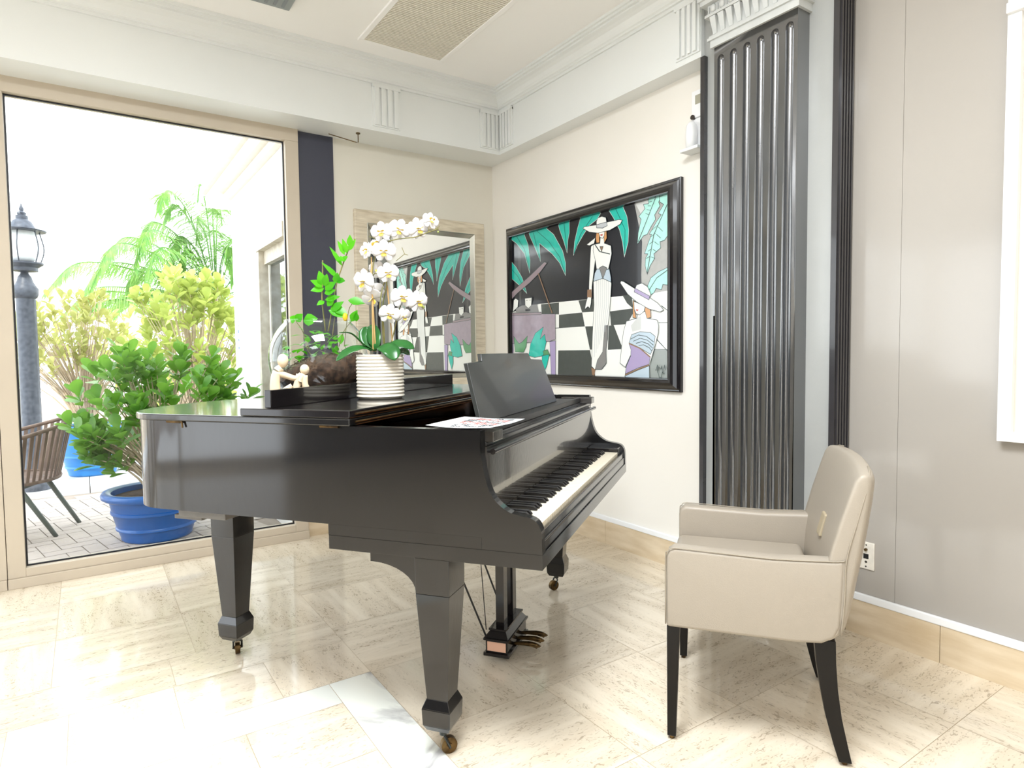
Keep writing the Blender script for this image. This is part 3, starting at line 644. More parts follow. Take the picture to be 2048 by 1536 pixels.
bm = new(); pz(bm, inset(outline, .034), .69, .71); obj('soundboard', bm, mat('soundboard_wood', (120, 84, 50), .5), pn)
# cheeks (arms)
cheek = [(.17, .985), (.17, .985)]
prof = [(.178, .94), (.172, .90), (.163, .855), (.150, .815), (.130, .787), (.098, .764), (.065, .755), (.040, .751), (.022, .745), (.010, .733), (.003, .715), (.001, .694)]
pc = [(a, b) for a, b, _ in [tuple(p) for p in crom([(a, b, 0) for a, b in prof], 3)]]
for u0, u1 in ((0, .032), (W-.032, W)):
    bm = new(); pts = [(.17, .6515), (.17, .985), (.178, .985)]
    pts = [(.17, .6515), (.34, .6515), (.34, .684), (.17, .684)]
    main = [(.175, .6515), (.175, .984)]+pc+[(0, .6515)]
    px(bm, main, u0, u1); obj('cheek', bm, M_piano_side, pn)
bm = new(); box(bm, .0005, W-.0005, 0.0, .678, .608, .651); obj('key_bed', bm, M_piano_side, pn, bevel=.001)
bm = new(); box(bm, .0, W, .1755, .678, .6515, .6848); obj('key_bed_rail', bm, M_piano_side, pn)
bm = new(); box(bm, .033, W-.033, .004, .019, .652, .678); box(bm, .033, W-.033, .008, .019, .678, .706); tube(bm, [(.033, .007, .68), (W-.033, .007, .68)], .004, 8)
obj('key_slip', bm, M_black, pn, bevel=.002)
# keyboard
bm = new(); box(bm, .033, W-.033, .02, .175, .66, .70); obj('key_frame', bm, M_felt, pn)
KW = .0252; U0 = .046
def key_mesh(wd, v0, v1, z0, z1, m, bev=.001, slope=0):
    bm = new(); frustum(bm, (0, (v0+v1)/2), wd, v1-v0, z0, wd, v1-v0, z1) if not slope else prism(bm, [(v0, z0), (v1, z0), (v1, z1), (v0+.012, z1), (v0+.003, z0+.006)], lambda a, b: (-wd/2, a, b), lambda a, b: (wd/2, a, b))
    return bm
first = None
for i in range(52):
    if first is None:
        first = obj('white_key', key_mesh(KW-.0012, .021, .168, .701, .721, None), M_ivory, pn, bevel=.0008, seg=1); o = first
    else:
        o = first.copy(); COL.objects.link(o); o.parent = pn
    o.location = (U0+KW*(i+.5), 0, 0)
firstb = None
for i in range(51):
    if i % 7 in (1, 4): continue      # B-C and E-F
    if firstb is None:
        firstb = obj('black_key', key_mesh(.0125, .072, .168, .7215, .735, None, slope=1), M_ebony, pn, bevel=.001, seg=1); o = firstb
    else:
        o = firstb.copy(); COL.objects.link(o); o.parent = pn
    o.location = (U0+KW*(i+1), 0, 0)
bm = new(); box(bm, U0+52*KW+.003, W-.0325, .02, .168, .701, .738); obj('key_block', bm, M_black, pn, bevel=.003)
M_fall = mat('fallboard_lacquer', (58, 54, 50), .2, coat=.8, var=.15, scale=14, bump=.12, bscale=60)
bm = new(); box(bm, .0325, W-.0325, .169, .183, .70, .935); obj('fallboard', bm, M_fall, pn)
bm = new(); tube(bm, [(.034, .152, .922), (W-.02, .152, .922)], .0085, 10); box(bm, .034, W-.034, .152, .169, .9185, .9245); obj('fallboard_rail', bm, M_black, pn, smooth=True, angle=40)
bm = new(); box(bm, .0355, W-.0355, .172, .20, .9355, .948); box(bm, .05, W-.05, .20, .235, .90, .955); obj('name_rail', bm, M_black, pn, bevel=.002)
for u0, u1 in ((.036, .115), (W-.10, W-.036)):
    bm = new(); box(bm, u0, u1, .150, .30, .9485, .978); obj('desk_block', bm, M_fall, pn, bevel=.002)
bm = new(); box(bm, .12, W-.105, .215, .385, .9555, .972); box(bm, .12, W-.105, .205, .222, .9555, .978); obj('desk_shelf', bm, M_blackm, pn, bevel=.002)
bm = new()
dp = [(.262, 0), (1.20, 0), (1.179, .199), (1.02, .204), (1.005, .231), (.455, .231), (.44, .204), (.306, .199)]
v0_, zt_ = .275, .9725; sl = .075/.231
prism(bm, dp, lambda a, b: (a, v0_+b*sl, zt_+b*.97), lambda a, b: (a, v0_+.016+b*sl, zt_+b*.97))
obj('music_desk', bm, mat('desk_satin_black', (30, 32, 30), .3, coat=.2, var=.3, scale=3), pn, bevel=.002)
bm = new(); pz(bm, [(.036, .36), (W-.036, .36), (W-.036, .66), (1.38, .86), (1.0, 1.05), (.7, 1.35), (.45, 1.5), (.1, 1.35), (.036, 1.2)], .86, .875); obj('iron_plate', bm, M_copper, pn)
bm = new()
for k in range(16): tube(bm, [(.07+k*.085, .40, .885), (.07+k*.085+.08, .66, .885)], .0012, 4)
obj('strings', bm, M_brass, pn)['kind'] = 'stuff'
bm = new(); box(bm, .036, W-.036, .37, .47, .876, .90); obj('pin_block', bm, M_felt, pn)
# lid
lo = inset([(0, .587), (0, .8)]+cv+[(W, .587)], -.012)
bm = new(); pz(bm, lo, .9865, 1.009); obj('lid', bm, M_piano_side, pn, bevel=.004)
bm = new(); box(bm, -.012, W+.012, .587, .988, 1.0095, 1.034); obj('folded_lid_flap', bm, M_black, pn, bevel=.003)
bm = new(); tube(bm, [(.02, .585, 1.022), (W-.02, .585, 1.022)], .004, 6); tube(bm, [(.02, .586, .998), (W-.02, .586, .998)], .003, 6); obj('piano_hinge', bm, M_brass, pn)
bm = new()
box(bm, .008, 1.39, .883, .908, 1.0345, 1.091); obj('upright_ledge_board', bm, M_black, pn, bevel=.002)
for v, s_ in ((1.262, 1), (.66, 1)):
    bm = new(); tube(bm, [(-.004, v-.03, .984), (-.004, v+.035, .984)], .005, 8)
    if v > 1: tube(bm, [(-.006, v-.03, .986), (-.008, v-.034, .965)], .003, 6)
    obj('lid_hinge', bm, M_brass, pn)
bm = new(); box(bm, .03, .36, 1.10, 1.30, .655, .6845); box(bm, .05, .30, 1.22, 1.34, .64, .655); obj('brace_beam', bm, mat('brace_grey', (110, 106, 100), .35, var=.1, scale=20), pn, bevel=.002)

def piano_leg(u, v, br):
    lg_top = .607 if v < 1 else .6845
    bm = new()
    frustum(bm, (u, v), .072, .068, .175, .112, .108, .50)
    frustum(bm, (u, v), .112, .108, .50, .114, .110, lg_top)
    frustum(bm, (u, v), .096, .092, .150, .074, .070, .178); frustum(bm, (u, v), .092, .088, .100, .096, .092, .150); frustum(bm, (u, v), .074, .07, .082, .092, .088, .100)
    l = obj('leg', bm, M_blackm if 0 else M_piano_side, pn, bevel=.0015)
    for ax, sg, ln in br:      # curved brackets
        bm = new(); h = .105 if v < 1 else .09; zt = lg_top-.0005; n = 8
        pts = [(0, zt), (ln, zt), (ln, zt-.026)]
        for k in range(n+1):
            a = PI/2*k/n
            pts.append((ln*.93*(1-math.sin(a)), zt-.026-(h-.026)*(1-math.cos(a))))
        b0 = .056 if ax == 'u' else .054
        if ax == 'u': prism(bm, pts, lambda a, b: (u+sg*(b0+a), v-.035, b), lambda a, b: (u+sg*(b0+a), v+.035, b))
        else: prism(bm, pts, lambda a, b: (u-.054, v+sg*(b0+a), b), lambda a, b: (u+.03, v+sg*(b0+a), b))
        obj('leg_bracket', bm, M_piano_side, l, bevel=.001)
    return l
def caster(l, u, v, ang):
    d = Vector((math.cos(ang), math.sin(ang), 0)); s = Vector((-d.y, d.x, 0)); c = Vector((u, v, 0))
    bm = new(); w0 = c+d*.016; tube(bm, [w0+Vector((0, 0, .0245))-s*.009, w0+Vector((0, 0, .0245))+s*.009], .0245, 20)
    tube(bm, [w0+Vector((0, 0, .0245))-s*.012, w0+Vector((0, 0, .0245))+s*.012], .008, 10)
    obj('caster_wheel', bm, M_brass, l, smooth=True, angle=40)
    bm = new(); tube(bm, [c+Vector((0, 0, .082)), c+Vector((0, 0, .06))], .012, 10)
    for sg in (-1, 1): tube(bm, [c+s*sg*.004+Vector((0, 0, .062)), c+s*sg*.0155+d*.004+Vector((0, 0, .054)), c+d*.016+s*sg*.0155+Vector((0, 0, .022))], .0045, 6)
    obj('caster_fork', bm, M_iron, l, smooth=True, angle=40)
lA = piano_leg(.062, .335, (('v', 1, .15), ('u', 1, .20))); caster(lA, .055, .33, math.radians(-50))
lB = piano_leg(1.418, .335, (('v', 1, .15), ('u', -1, .20))); caster(lB, 1.425, .345, math.radians(140))
lT = piano_leg(.355, 1.375, (('v', 1, .10), ('v', -1, .10), ('u', 1, .10), ('u', -1, .05))); caster(lT, .37, 1.385, math.radians(45))
# pedal lyre
ly = obj('pedal_lyre', (lambda b: (frustum(b, (.745, .372), .25, .105, .022, .25, .105, .035), frustum(b, (.745, .372), .235, .09, .035, .235, .09, .083), frustum(b, (.745, .372), .25, .105, .083, .25, .105, .092), frustum(b, (.745, .372), .24, .095, .092, .20, .062, .118), frustum(b, (.745, .372), .215, .072, .118, .215, .072, .126), b)[-1])(new()), M_black, pn, bevel=.001)
for u in (.69, .80):
    bm = new(); box(bm, u-.021, u+.021, .355, .389, .1265, .607); obj('lyre_post', bm, M_black, ly, bevel=.001)
bm = new(); box(bm, .6255, .6275, .334, .410, .042, .078); obj('worn_side_patch', bm, mat('bare_pink_wood', (226, 178, 150), .6), ly)['label'] = 'bare pinkish wood patch'
for u in (.695, .745, .795):
    bm = new(); pts = crom([(u, .33, .050), (u, .29, .056), (u, .25, .058), (u, .225, .052)], 3)
    n = len(pts)
    for i in range(n-1): pass
    tube(bm, pts, [.006+.004*min(1, i/(n*.5)) for i in range(n)], 8); blob(bm, (u, .238, .054), (.014, .026, .006), 12, 8)
    obj('pedal', bm, M_brass, ly, smooth=True)
for a, b_ in (((.64, .42, .09), (.62, .64, .607)), ((.85, .42, .09), (.87, .64, .607)), ((.655, .425, .11), (.655, .46, .607))):
    bm = new(); tube(bm, [a, b_], .0042 if b_[1] > .5 else .002, 6); obj('lyre_rod', bm, M_blackm, ly)

# printed sheet on the piano corner
t = thing('paper_sheet', 'white printed paper sheet lying across the corner of the open piano', 'paper', pw(.115, .25, .9865), TH+math.radians(-8))
bm = new(); nx_, ny_ = 14, 10; g = []
def pz_(x, y): return .002+.005*(1+math.sin(x*22+1)*math.cos(y*14))+.012*max(0, (x-.03))*3
for i in range(nx_+1):
    g.append([bm.verts.new((-.10+.22*i/nx_, -.12+.215*j/ny_, pz_(-.10+.22*i/nx_, -.12+.215*j/ny_))) for j in range(ny_+1)])
for i in range(nx_):
    for j in range(ny_): bm.faces.new((g[i][j], g[i+1][j], g[i+1][j+1], g[i][j+1]))
obj('page', bm, M_paper, t, smooth=True)
rr = random.Random(4)
for nm, mm_, keep_ in (('text_print', M_ink, 0), ('red_text_print', M_inkr, 1)):
    bm = new()
    for j in range(7):
        for i in range(18):
            x = -.085+i*.0105; y = -.10+j*.018
            red = (4 <= i <= 6 or 11 <= i <= 13)
            if red != bool(keep_) or rr.random() < .25: continue
            for s_ in range(2):
                w_ = .0095*rr.uniform(.6, 1); yy_ = y+s_*.008
                bm.faces.new([bm.verts.new((x+a, yy_+b_, pz_(x+a, yy_+b_)+.0008)) for a, b_ in ((0, 0), (w_, 0), (w_, .0055), (0, .0055))])
    obj(nm, bm, mm_, t)['kind'] = 'stuff'
# ------------------------------------------------------------------ armchair
CO = pw(.315, -.297)            # front left corner of the upholstery on the floor
ch = thing('armchair', 'ivory leather armchair with dark wooden legs, facing the keyboard', 'armchair', CO, TH)
CW = .60
# x = across, y = -depth (negative goes to the back)
def arm(u0, u1):
    bm = new()
    pr = [(0, .36), (0, .575), (-.006, .594), (-.024, .606), (-.12, .603), (-.30, .599), (-.46, .606), (-.487, .612), (-.483, .50), (-.478, .42), (-.463, .385), (-.43, .366), (-.36, .360)]
    px(bm, pr, u0, u1); return bm
obj('armrest', arm(0, .062), M_leather, ch, bevel=.012, seg=4, smooth=True)
obj('armrest', arm(CW-.062, CW), M_leather, ch, bevel=.012, seg=4, smooth=True)
bm = new(); box(bm, .060, CW-.060, -.44, -.006, .362, .44); obj('seat_base', bm, M_leather, ch, bevel=.01, seg=3, smooth=True)
bm = new(); box(bm, .063, CW-.063, -.43, .002, .44, .50); obj('seat_cushion', bm, M_leather, ch, bevel=.022, seg=5, smooth=True)
# backrest shell: rows by height, curved in plan
bm = new(); rows = []
NB = 16
hs = [(.375, .43, .462), (.40, .43, .490), (.46, .43, .505), (.55, .437, .520), (.62, .447, .533), (.70, .468, .545), (.78, .492, .556), (.83, .508, .560), (.852, .522, .552)]
def ring(z, f0, f1, crownk):
    o = []
    for k in range(NB+1):          # rear face, slightly bowed
        t_ = k/NB; u = CW*t_; e = abs(2*t_-1)
        o.append((u if 0 < k < NB else (0.004 if k == 0 else CW-.004), -(f1+.018*(1-e*e)-.012*max(0, e-.85)/.15), z+crownk*(1-e*e)))
    for k in range(NB, -1, -1):
        t_ = k/NB; u = CW*t_; e = abs(2*t_-1)
        o.append((min(max(u, .002), CW-.002), -(f0+.016*(1-e*e)-.0*e), z+crownk*(1-e*e)))
    return o
for z, f0, f1 in hs: rows.append([bm.verts.new(p) for p in ring(z, f0, f1, .016 if z > .8 else .016*max(0, (z-.6)/.2))])
for a, b_ in zip(rows, rows[1:]):
    n = len(a)
    for k in range(n): bm.faces.new((a[k], a[(k+1) % n], b_[(k+1) % n], b_[k]))
bm.faces.new(rows[0][::-1]); 
top = rows[-1]; n = NB+1
for k in range(NB): bm.faces.new((top[k], top[k+1], top[2*n-2-k], top[2*n-1-k]))
obj('backrest', bm, M_leather, ch, bevel=.01, seg=3, smooth=True)
bm = new(); px(bm, [(-.451, .60), (-.469, .672), (-.49, .672), (-.472, .60)], .27, .33)
hb = obj('back_grip_slot', bm, mat('slot_tan', (168, 154, 128), .6), ch, bevel=.004); hb.rotation_euler = (math.radians(0), 0, 0)
for u in (.001, CW-.001):
    bm = new(); tube(bm, crom([(u, -.478, .395), (u, -.486, .50), (u, -.489, .61), (u+(.003 if u < .1 else -.003), -.515, .72), (u+(.006 if u < .1 else -.006), -.538, .815), (u+(.03 if u < .1 else -.03), -.548, .853), (u+(.10 if u < .1 else -.10), -.556, .862)], 4), .0022, 6)
    obj('back_seam', bm, M_seam, ch, smooth=True)
    bm = new(); tube(bm, crom([(u, .001, .37), (u, .001, .57), (u, -.006, .594), (u, -.026, .6055), (u, -.14, .603), (u, -.30, .5985), (u, -.46, .606), (u, -.486, .611)], 3), .0018, 6)
    obj('arm_seam', bm, M_seam, ch, smooth=True)
def chair_leg(fn):
    bm = new(); rows = []
    for c, w_, d_, z in fn: rows.append([bm.verts.new((c[0]+sx*w_/2, c[1]+sy*d_/2, z)) for sx, sy in ((-1, -1), (1, -1), (1, 1), (-1, 1))])
    for a, b_ in zip(rows, rows[1:]):
        for k in range(4): bm.faces.new((a[k], a[(k+1) % 4], b_[(k+1) % 4], b_[k]))
    bm.faces.new(rows[0][::-1]); bm.faces.new(rows[-1]); return bm
for u in (.030, CW-.030):
    l = obj('leg', chair_leg([((u, -.016), .03, .026, .012), ((u, -.021), .042, .038, .361)]), M_dkwood, ch, bevel=.002)
    bm = new(); tube(bm, [(u, -.016, 0), (u, -.016, .012)], .008, 8); obj('glide', bm, M_brass, l)
for u in (.052, CW-.052):
    s_ = 1 if u < .3 else -1
    pts = [((u, -.500), .034, .034, .012), ((u, -.487), .036, .038, .06), ((u, -.468), .038, .042, .14), ((u, -.455), .04, .046, .22), ((u, -.446), .042, .052, .30), ((u, -.442), .044, .056, .366)]
    l = obj('leg', chair_leg(pts), M_dkwood, ch, bevel=.002)
    bm = new(); tube(bm, [(u, -.50, 0), (u, -.50, .012)], .008, 8); obj('glide', bm, M_brass, l)

# ------------------------------------------------------------------ orchid in ribbed pot
pc_ = pw(.47, .765, 1.0345)
vd = Vector((pc_.x, pc_.y, 0)).normalized(); vr = Vector((vd.y, -vd.x, 0))
orch = thing('potted_orchid', 'white moth orchid in a ribbed cream ceramic pot on the piano lid', 'potted plant', pc_)
def fc(x, dpt, z): return vr*x+vd*dpt+Vector((0, 0, z))     # across, away from the room, up
bm = new(); prf = [(.02, 0.0), (.078, 0.0), (.083, .006)]
z = .006
while z < .152:
    prf += [(.0885, z+.003), (.0885, z+.007), (.0845, z+.0115)]; z += .0125
prf += [(.087, .158), (.087, .164), (.080, .164), (.078, .14), (.02, .138)]
lathe(bm, prf, 40); obj('pot', bm, mat('ribbed_cream_ceramic', (230, 222, 206), .35, var=.02, scale=5), orch, smooth=True, angle=60)
bm = new(); lathe(bm, [(.001, .139), (.079, .139), (.079, .150), (.04, .158), (.001, .160)], 24)
for k in range(60):
    a = random.uniform(0, 2*PI); r_ = random.uniform(.01, .075); bmesh.ops.create_icosphere(bm, subdivisions=1, radius=random.uniform(.004, .009), matrix=Matrix.Translation((r_*math.cos(a), r_*math.sin(a), .157)))
obj('bark_mulch', bm, mat('bark_mulch', (176, 152, 116), .9, rgb2=(110, 84, 56), scale=60), orch)
P19 = .0019
def op(px_, py_, dpt=0.0): return fc((px_-760)*P19, dpt, (797-py_)*P19)
def spline_leaf(pts, wd, prof, nrm_of, m, parent, name='leaf', fold=.18):
    c = crom(pts, 5); n = len(c); bm = new(); prev = None
    for i, p in enumerate(c):
        t_ = i/(n-1); tg = (c[min(i+1, n-1)]-c[max(i-1, 0)]).normalized()
        nn = Vector(nrm_of); nn = (nn-tg*nn.dot(tg)).normalized(); s_ = tg.cross(nn)
        # width by profile
        h = 0
        for (t0, h0), (t1, h1) in zip(prof, prof[1:]):
            if t0 <= t_ <= t1: h = h0+(h1-h0)*(t_-t0)/(t1-t0)
        h = max(h, .01)
        row = [bm.verts.new(p+s_*wd*h*k_+nn*wd*h*fold*abs(k_)) for k_ in (-1, -.5, 0, .5, 1)]
        if prev:
            for k_ in range(4): bm.faces.new((prev[k_], prev[k_+1], row[k_+1], row[k_]))
        prev = row
    o = obj(name, bm, m, parent, smooth=True); md = o.modifiers.new('thickness', 'SOLIDIFY'); md.thickness = .0016
    return o
LP = [(0, .25), (.2, .55), (.5, 1), (.75, .95), (.92, .6), (1, .05)]
up_ = (0, 0, 1)
tow = -vd
spline_leaf([op(748, 702), op(728, 690, -.01), op(706, 670, -.02), op(684, 668, -.03)], .020, LP, vr*.3+Vector((0, 0, 1)), M_orchleaf, orch)
spline_leaf([op(750, 702), op(725, 697, -.03), op(700, 705, -.05), op(678, 722, -.06)], .022, LP, tow*.5+Vector((0, 0, 1)), M_orchleaf, orch)
spline_leaf([op(745, 703), op(737, 690, .02), op(733, 672, .04), op(734, 655, .05)], .028, LP, tow+vr*.2, M_orchleaf, orch)
spline_leaf([op(750, 703), op(752, 688, .0), op(748, 668, .03), op(738, 655, .05)], .030, LP, tow-vr*.4, M_orchleaf, orch)
spline_leaf([op(752, 700, -.02), op(765, 696, -.06), op(780, 704, -.09), op(788, 722, -.11)], .034, LP, tow*.8+Vector((0, 0, 1)), M_orchleaf, orch)
spline_leaf([op(756, 702), op(780, 694, -.03), op(804, 692, -.04), op(826, 700, -.05)], .030, LP, tow*.6+Vector((0, 0, 1)), M_orchleaf, orch)
spline_leaf([op(775, 702), op(790, 708, -.02), op(806, 705, -.03), op(818, 712, -.03)], .020, LP, tow*.6+Vector((0, 0, 1)), M_orchleaf, orch)
M_stem = mat('orchid_stem', (132, 120, 62), .5, rgb2=(92, 96, 44), scale=20)
M_stake = mat('bamboo_stake', (182, 146, 92), .5, var=.12, scale=30)
for a, b_ in (((747, 705), (748, 520)), ((752, 705), (746, 545)), ((786, 705), (777, 575))):
    bm = new(); tube(bm, [op(*a), op(*b_)], .0028, 8); obj('stake', bm, M_stake, orch)
def stem(pts, r=.0022, name='flower_stem'):
    bm = new(); tube(bm, crom(pts, 6), r, 6); return bm
for bmx in (stem([op(750, 704), op(748, 620), op(748, 560), op(757, 510), op(772, 493), op(800, 484), op(834, 479), op(862, 468), op(880, 462)]),
            stem([op(768, 704), op(766, 640), op(770, 600), op(776, 575, -.02), op(770, 560, -.02), op(755, 553, -.02), op(748, 560)]),
            stem([op(770, 704), op(768, 650, -.02), op(762, 620, -.03), op(768, 580, -.02), op(778, 560)]),
            stem([op(778, 704), op(790, 660), op(800, 620), op(815, 600), op(838, 612)])):
    obj('flower_stem', bmx, M_stem, orch, smooth=True)
bm = new()
for a, b_ in (((785, 492), (786, 457)), ((870, 466), (882, 457)), ((861, 468), (859, 460)), ((812, 513), (807, 500)), ((795, 527), (812, 513)), ((776, 498), (771, 490)), ((812, 513), (819, 515)), ((845, 620), (832, 608)), ((744, 480), (757, 485))): tube(bm, [op(*a), op(*b_)], .0012, 5)
tube(bm, crom([op(785, 492), op(785, 470), op(789, 457)], 4), .0012, 5)
obj('twig', bm, M_stem, orch)
bm = new(); blob(bm, op(846, 618, -.02), .006, 8, 6); blob(bm, op(879, 468), .004, 8, 6); obj('bud', bm, mat('bud_green', (150, 160, 90), .5), orch, smooth=True)
M_petal = leafmat('white_petal', (250, 248, 246), (238, 234, 236), .5, .25)
M_lip = mat('yellow_lip', (240, 214, 90), .5, rgb2=(214, 170, 60), scale=120)
def petal(bm, c, d, nrm, ln, wd, cup=.25, mi=0):
    d = d.normalized(); nrm = (nrm-d*nrm.dot(d)).normalized(); s_ = d.cross(nrm); prev = None
    for t_, h in ((0, .12), (.18, .42), (.4, .82), (.62, 1), (.8, .92), (.93, .6), (1, .18)):
        row = []
        for k_ in (-1, -.6, 0, .6, 1):
            row.append(bm.verts.new(c+d*ln*(t_-.05*abs(k_)*t_)+s_*wd*h*k_+nrm*(ln*cup*(t_*t_*.5)-wd*.18*h*abs(k_)**2)))
        if prev:
            for k_ in range(4): bm.faces.new((prev[k_], prev[k_+1], row[k_+1], row[k_])).material_index = mi
        prev = row
def flower(pxy, dpt, face, r=.048, roll=0.0, closed=False):
    c = op(*pxy, dpt); f_ = Vector(face).normalized(); upv = Vector((0, 0, 1)); upv = (upv-f_*upv.dot(f_)).normalized(); side = f_.cross(upv)
    upv, side = upv*math.cos(roll)+side*math.sin(roll), side*math.cos(roll)-upv*math.sin(roll)
    fr = bpy.data.objects.new('flower', None); COL.objects.link(fr); fr.parent = orch; fr.location = c; r *= .92
    o = Vector((0, 0, 0)); bm = new()
    k_ = .45 if closed else .1
    petal(bm, o-f_*.003, upv+f_*k_, f_, r*.95, r*.34, -.2)
    for sg in (-1, 1): petal(bm, o-f_*.003, -upv*.8+side*sg*.62+f_*k_, f_, r*.9, r*.32, -.2)
    for sg in (-1, 1): petal(bm, o, side*sg+upv*.22+f_*k_*.8, f_, r, r*.56, -.18)
    ob_ = obj('petals', bm, M_petal, fr, smooth=True); md = ob_.modifiers.new('thickness', 'SOLIDIFY'); md.thickness = .0008
    bm = new()
    petal(bm, o+f_*.004, -upv+f_*.7, f_, r*.5, r*.22, .2)
    for sg in (-1, 1): petal(bm, o+f_*.004, side*sg*.7+f_*.9+upv*.15, upv, r*.42, r*.18, .3)
    ob_ = obj('lip', bm, M_lip, fr, smooth=True); md = ob_.modifiers.new('thickness', 'SOLIDIFY'); md.thickness = .0012
    bm = new(); blob(bm, f_*.010, (.005, .005, .006), 8, 6); obj('column', bm, M_petal, fr, smooth=True)
F = lambda x, z: tow+vr*x+Vector((0, 0, z))
for a in (((768, 472), -.01, F(-.25, -.1), .046, .1), ((803, 466), 0, F(.1, -.2), .048, -.3), ((840, 463), .0, F(.5, -.15), .050, .3), ((865, 446), .0, F(.5, .2), .040, -.2),
          ((772, 511), -.03, F(-.1, -.2), .050, 0), ((740, 508), .0, F(-1.3, -.1), .040, .2, True), ((779, 553), -.03, F(.1, -.1), .046, .15), ((732, 569), -.01, F(-.9, -.25), .056, -.1),
          ((757, 497), .02, F(-.3, .7), .048, .5), ((806, 599), -.02, F(.35, -.1), .052, 0), ((836, 608), -.03, F(.6, -.1), .050, .2), ((780, 633), -.04, F(.2, -.2), .046, -.2),
          ((807, 636), -.02, F(.5, -.3), .036, .3), ((748, 600), .01, F(-.4, -.9), .050, .6), ((762, 545), .02, F(-.2, -.5), .045, 2.4), ((756, 588), .02, F(.3, -.4), .042, 1.0)): flower(*a)

# ------------------------------------------------------------------ glass terrarium
tcn = pw(.60, 1.13, 1.0095)
td = Vector((tcn.x, tcn.y, 0)).normalized(); tr_ = Vector((td.y, -td.x, 0))
ter = thing('glass_terrarium', 'round glass bowl terrarium of soil and leafy plants behind the black ledge on the piano', 'terrarium', tcn)
def tp(px_, py_, dpt=0.0): return tr_*((px_-641)*.00209)+td*dpt+Vector((0, 0, (797-py_)*.00209+.0))
R = .197; zc = .178
bm = new(); pr = [(.06, .002)]
for k in range(0, 19):
    a = -1.05+k*(1.05+.83)/18; pr.append((R*math.cos(a), zc+R*math.sin(a)))
pr.append((.134, .333))
lathe(bm, pr, 48, cap=False); bm.faces.ensure_lookup_table()
bm.faces.new([v for v in sorted([v for v in bm.verts if abs(v.co.z-.002) < 1e-5], key=lambda v: math.atan2(v.co.y, v.co.x))])
obj('glass_bowl', bm, M_bowl, ter, smooth=True, angle=70)
bm = new(); lathe(bm, [(.004, .006), (.10, .012), (.15, .045), (.178, .09), (.188, .135), (.155, .160), (.08, .18), (.004, .175)], 32)
for v in bm.verts:
    n_ = random.uniform(.9, 1.02); v.co.x *= n_; v.co.y *= n_
    if v.co.z > .1:
        dd = v.co.dot(tr_); v.co.z += .28*dd+random.uniform(-.01, .012); v.co.z = max(.05, min(v.co.z, .2))
    rr_ = math.hypot(v.co.x, v.co.y); lim = math.sqrt(max(.0001, (R-.006)**2-(v.co.z-zc)**2))
    if rr_ > lim: v.co.x *= lim/rr_; v.co.y *= lim/rr_
obj('soil', bm, M_soil, ter, smooth=True)
bm = new()
for k in range(190):
    a = random.uniform(0, 2*PI); r_ = random.uniform(.02, .15); b0 = Vector((r_*math.cos(a), r_*math.sin(a), .13+.25*(r_*math.cos(a)*tr_.x+r_*math.sin(a)*tr_.y)))
    d_ = Vector((random.uniform(-1, 1), random.uniform(-1, 1), random.uniform(.1, 1))).normalized(); p1 = b0+d_*random.uniform(.03, .07); p2 = p1+Vector((random.uniform(-1, 1), random.uniform(-1, 1), random.uniform(-.5, .6))).normalized()*.035
    for q in (p1, p2):
        rr_ = math.hypot(q.x, q.y)
        if rr_ > .165: q.x *= .165/rr_; q.y *= .165/rr_
    tube(bm, [b0, p1, p2], .0013, 4, cap=False)
obj('dry_roots', bm, mat('grey_moss', (150, 144, 120), .9, rgb2=(90, 96, 70), scale=30), ter)['kind'] = 'stuff'
bm = new()
tl = [((660, 660), (672, 600), (680, 560), (700, 505), (716, 476)), ((655, 660), (650, 600), (652, 560), (653, 520))]
for s_ in tl: tube(bm, crom([tp(*q) for q in s_], 5), .0028, 6)
for q in (((625, 700), (612, 660), (600, 640)), ((680, 690), (690, 660), (705, 640)), ((690, 690), (700, 620), (712, 600)), ((640, 720), (622, 700), (615, 670)), ((668, 670), (672, 640), (676, 622))): tube(bm, crom([tp(*z_) for z_ in q], 4), .0016, 5)
obj('stem', bm, M_stem, ter, smooth=True)
bm = new()
def tleaf(a, b_, wd, dp=0.0, prof=LEAF_LAN, nr=None, curl=.1):
    A, B = tp(*a, dp), tp(*b_, dp-.02); leaf(bm, A, B-A, nr or (-td+Vector((0, 0, .5))), (B-A).length, wd, prof, curl, .15)
for a, b_, w_ in (((700, 505), (692, 478), .022), ((702, 500), (716, 478), .020), ((706, 492), (706, 470), .024), ((696, 515), (682, 520), .026), ((690, 530), (668, 494), .018), ((695, 508), (683, 482), .02), ((690, 520), (700, 512), .022), ((682, 555), (652, 524), .020), ((680, 560), (694, 560), .028), ((678, 565), (680, 545), .03),
                  ((653, 570), (646, 542), .034), ((653, 572), (630, 560), .030), ((654, 575), (629, 580), .030), ((656, 578), (676, 562), .032), ((655, 585), (675, 578), .030), ((655, 570), (660, 548), .028),
                  ((654, 600), (640, 608), .02), ((656, 598), (684, 590), .026), ((660, 610), (672, 592), .026), ((672, 612), (698, 626), .034), ((665, 620), (690, 600), .03), ((662, 618), (694, 632), .028),
                  ((700, 598), (734, 602), .036), ((705, 640), (716, 618), .030), ((715, 640), (714, 622), .022), ((600, 640), (612, 626), .034), ((614, 640), (640, 634), .05), ((598, 640), (590, 632), .034)): tleaf(a, b_, w_*1.15)
for k in range(85):
    a = random.uniform(0, 2*PI); r_ = random.uniform(.02, .13); c_ = Vector((r_*math.cos(a), r_*math.sin(a), random.uniform(.13, .29)))
    if c_.z > .26: c_.x *= .7; c_.y *= .7
    leaf(bm, c_, (random.uniform(-1, 1), random.uniform(-1, 1), random.uniform(-.3, .8)), (0, 0, 1), random.uniform(.03, .05), random.uniform(.018, .03), LEAF_LAN, .2, .15)
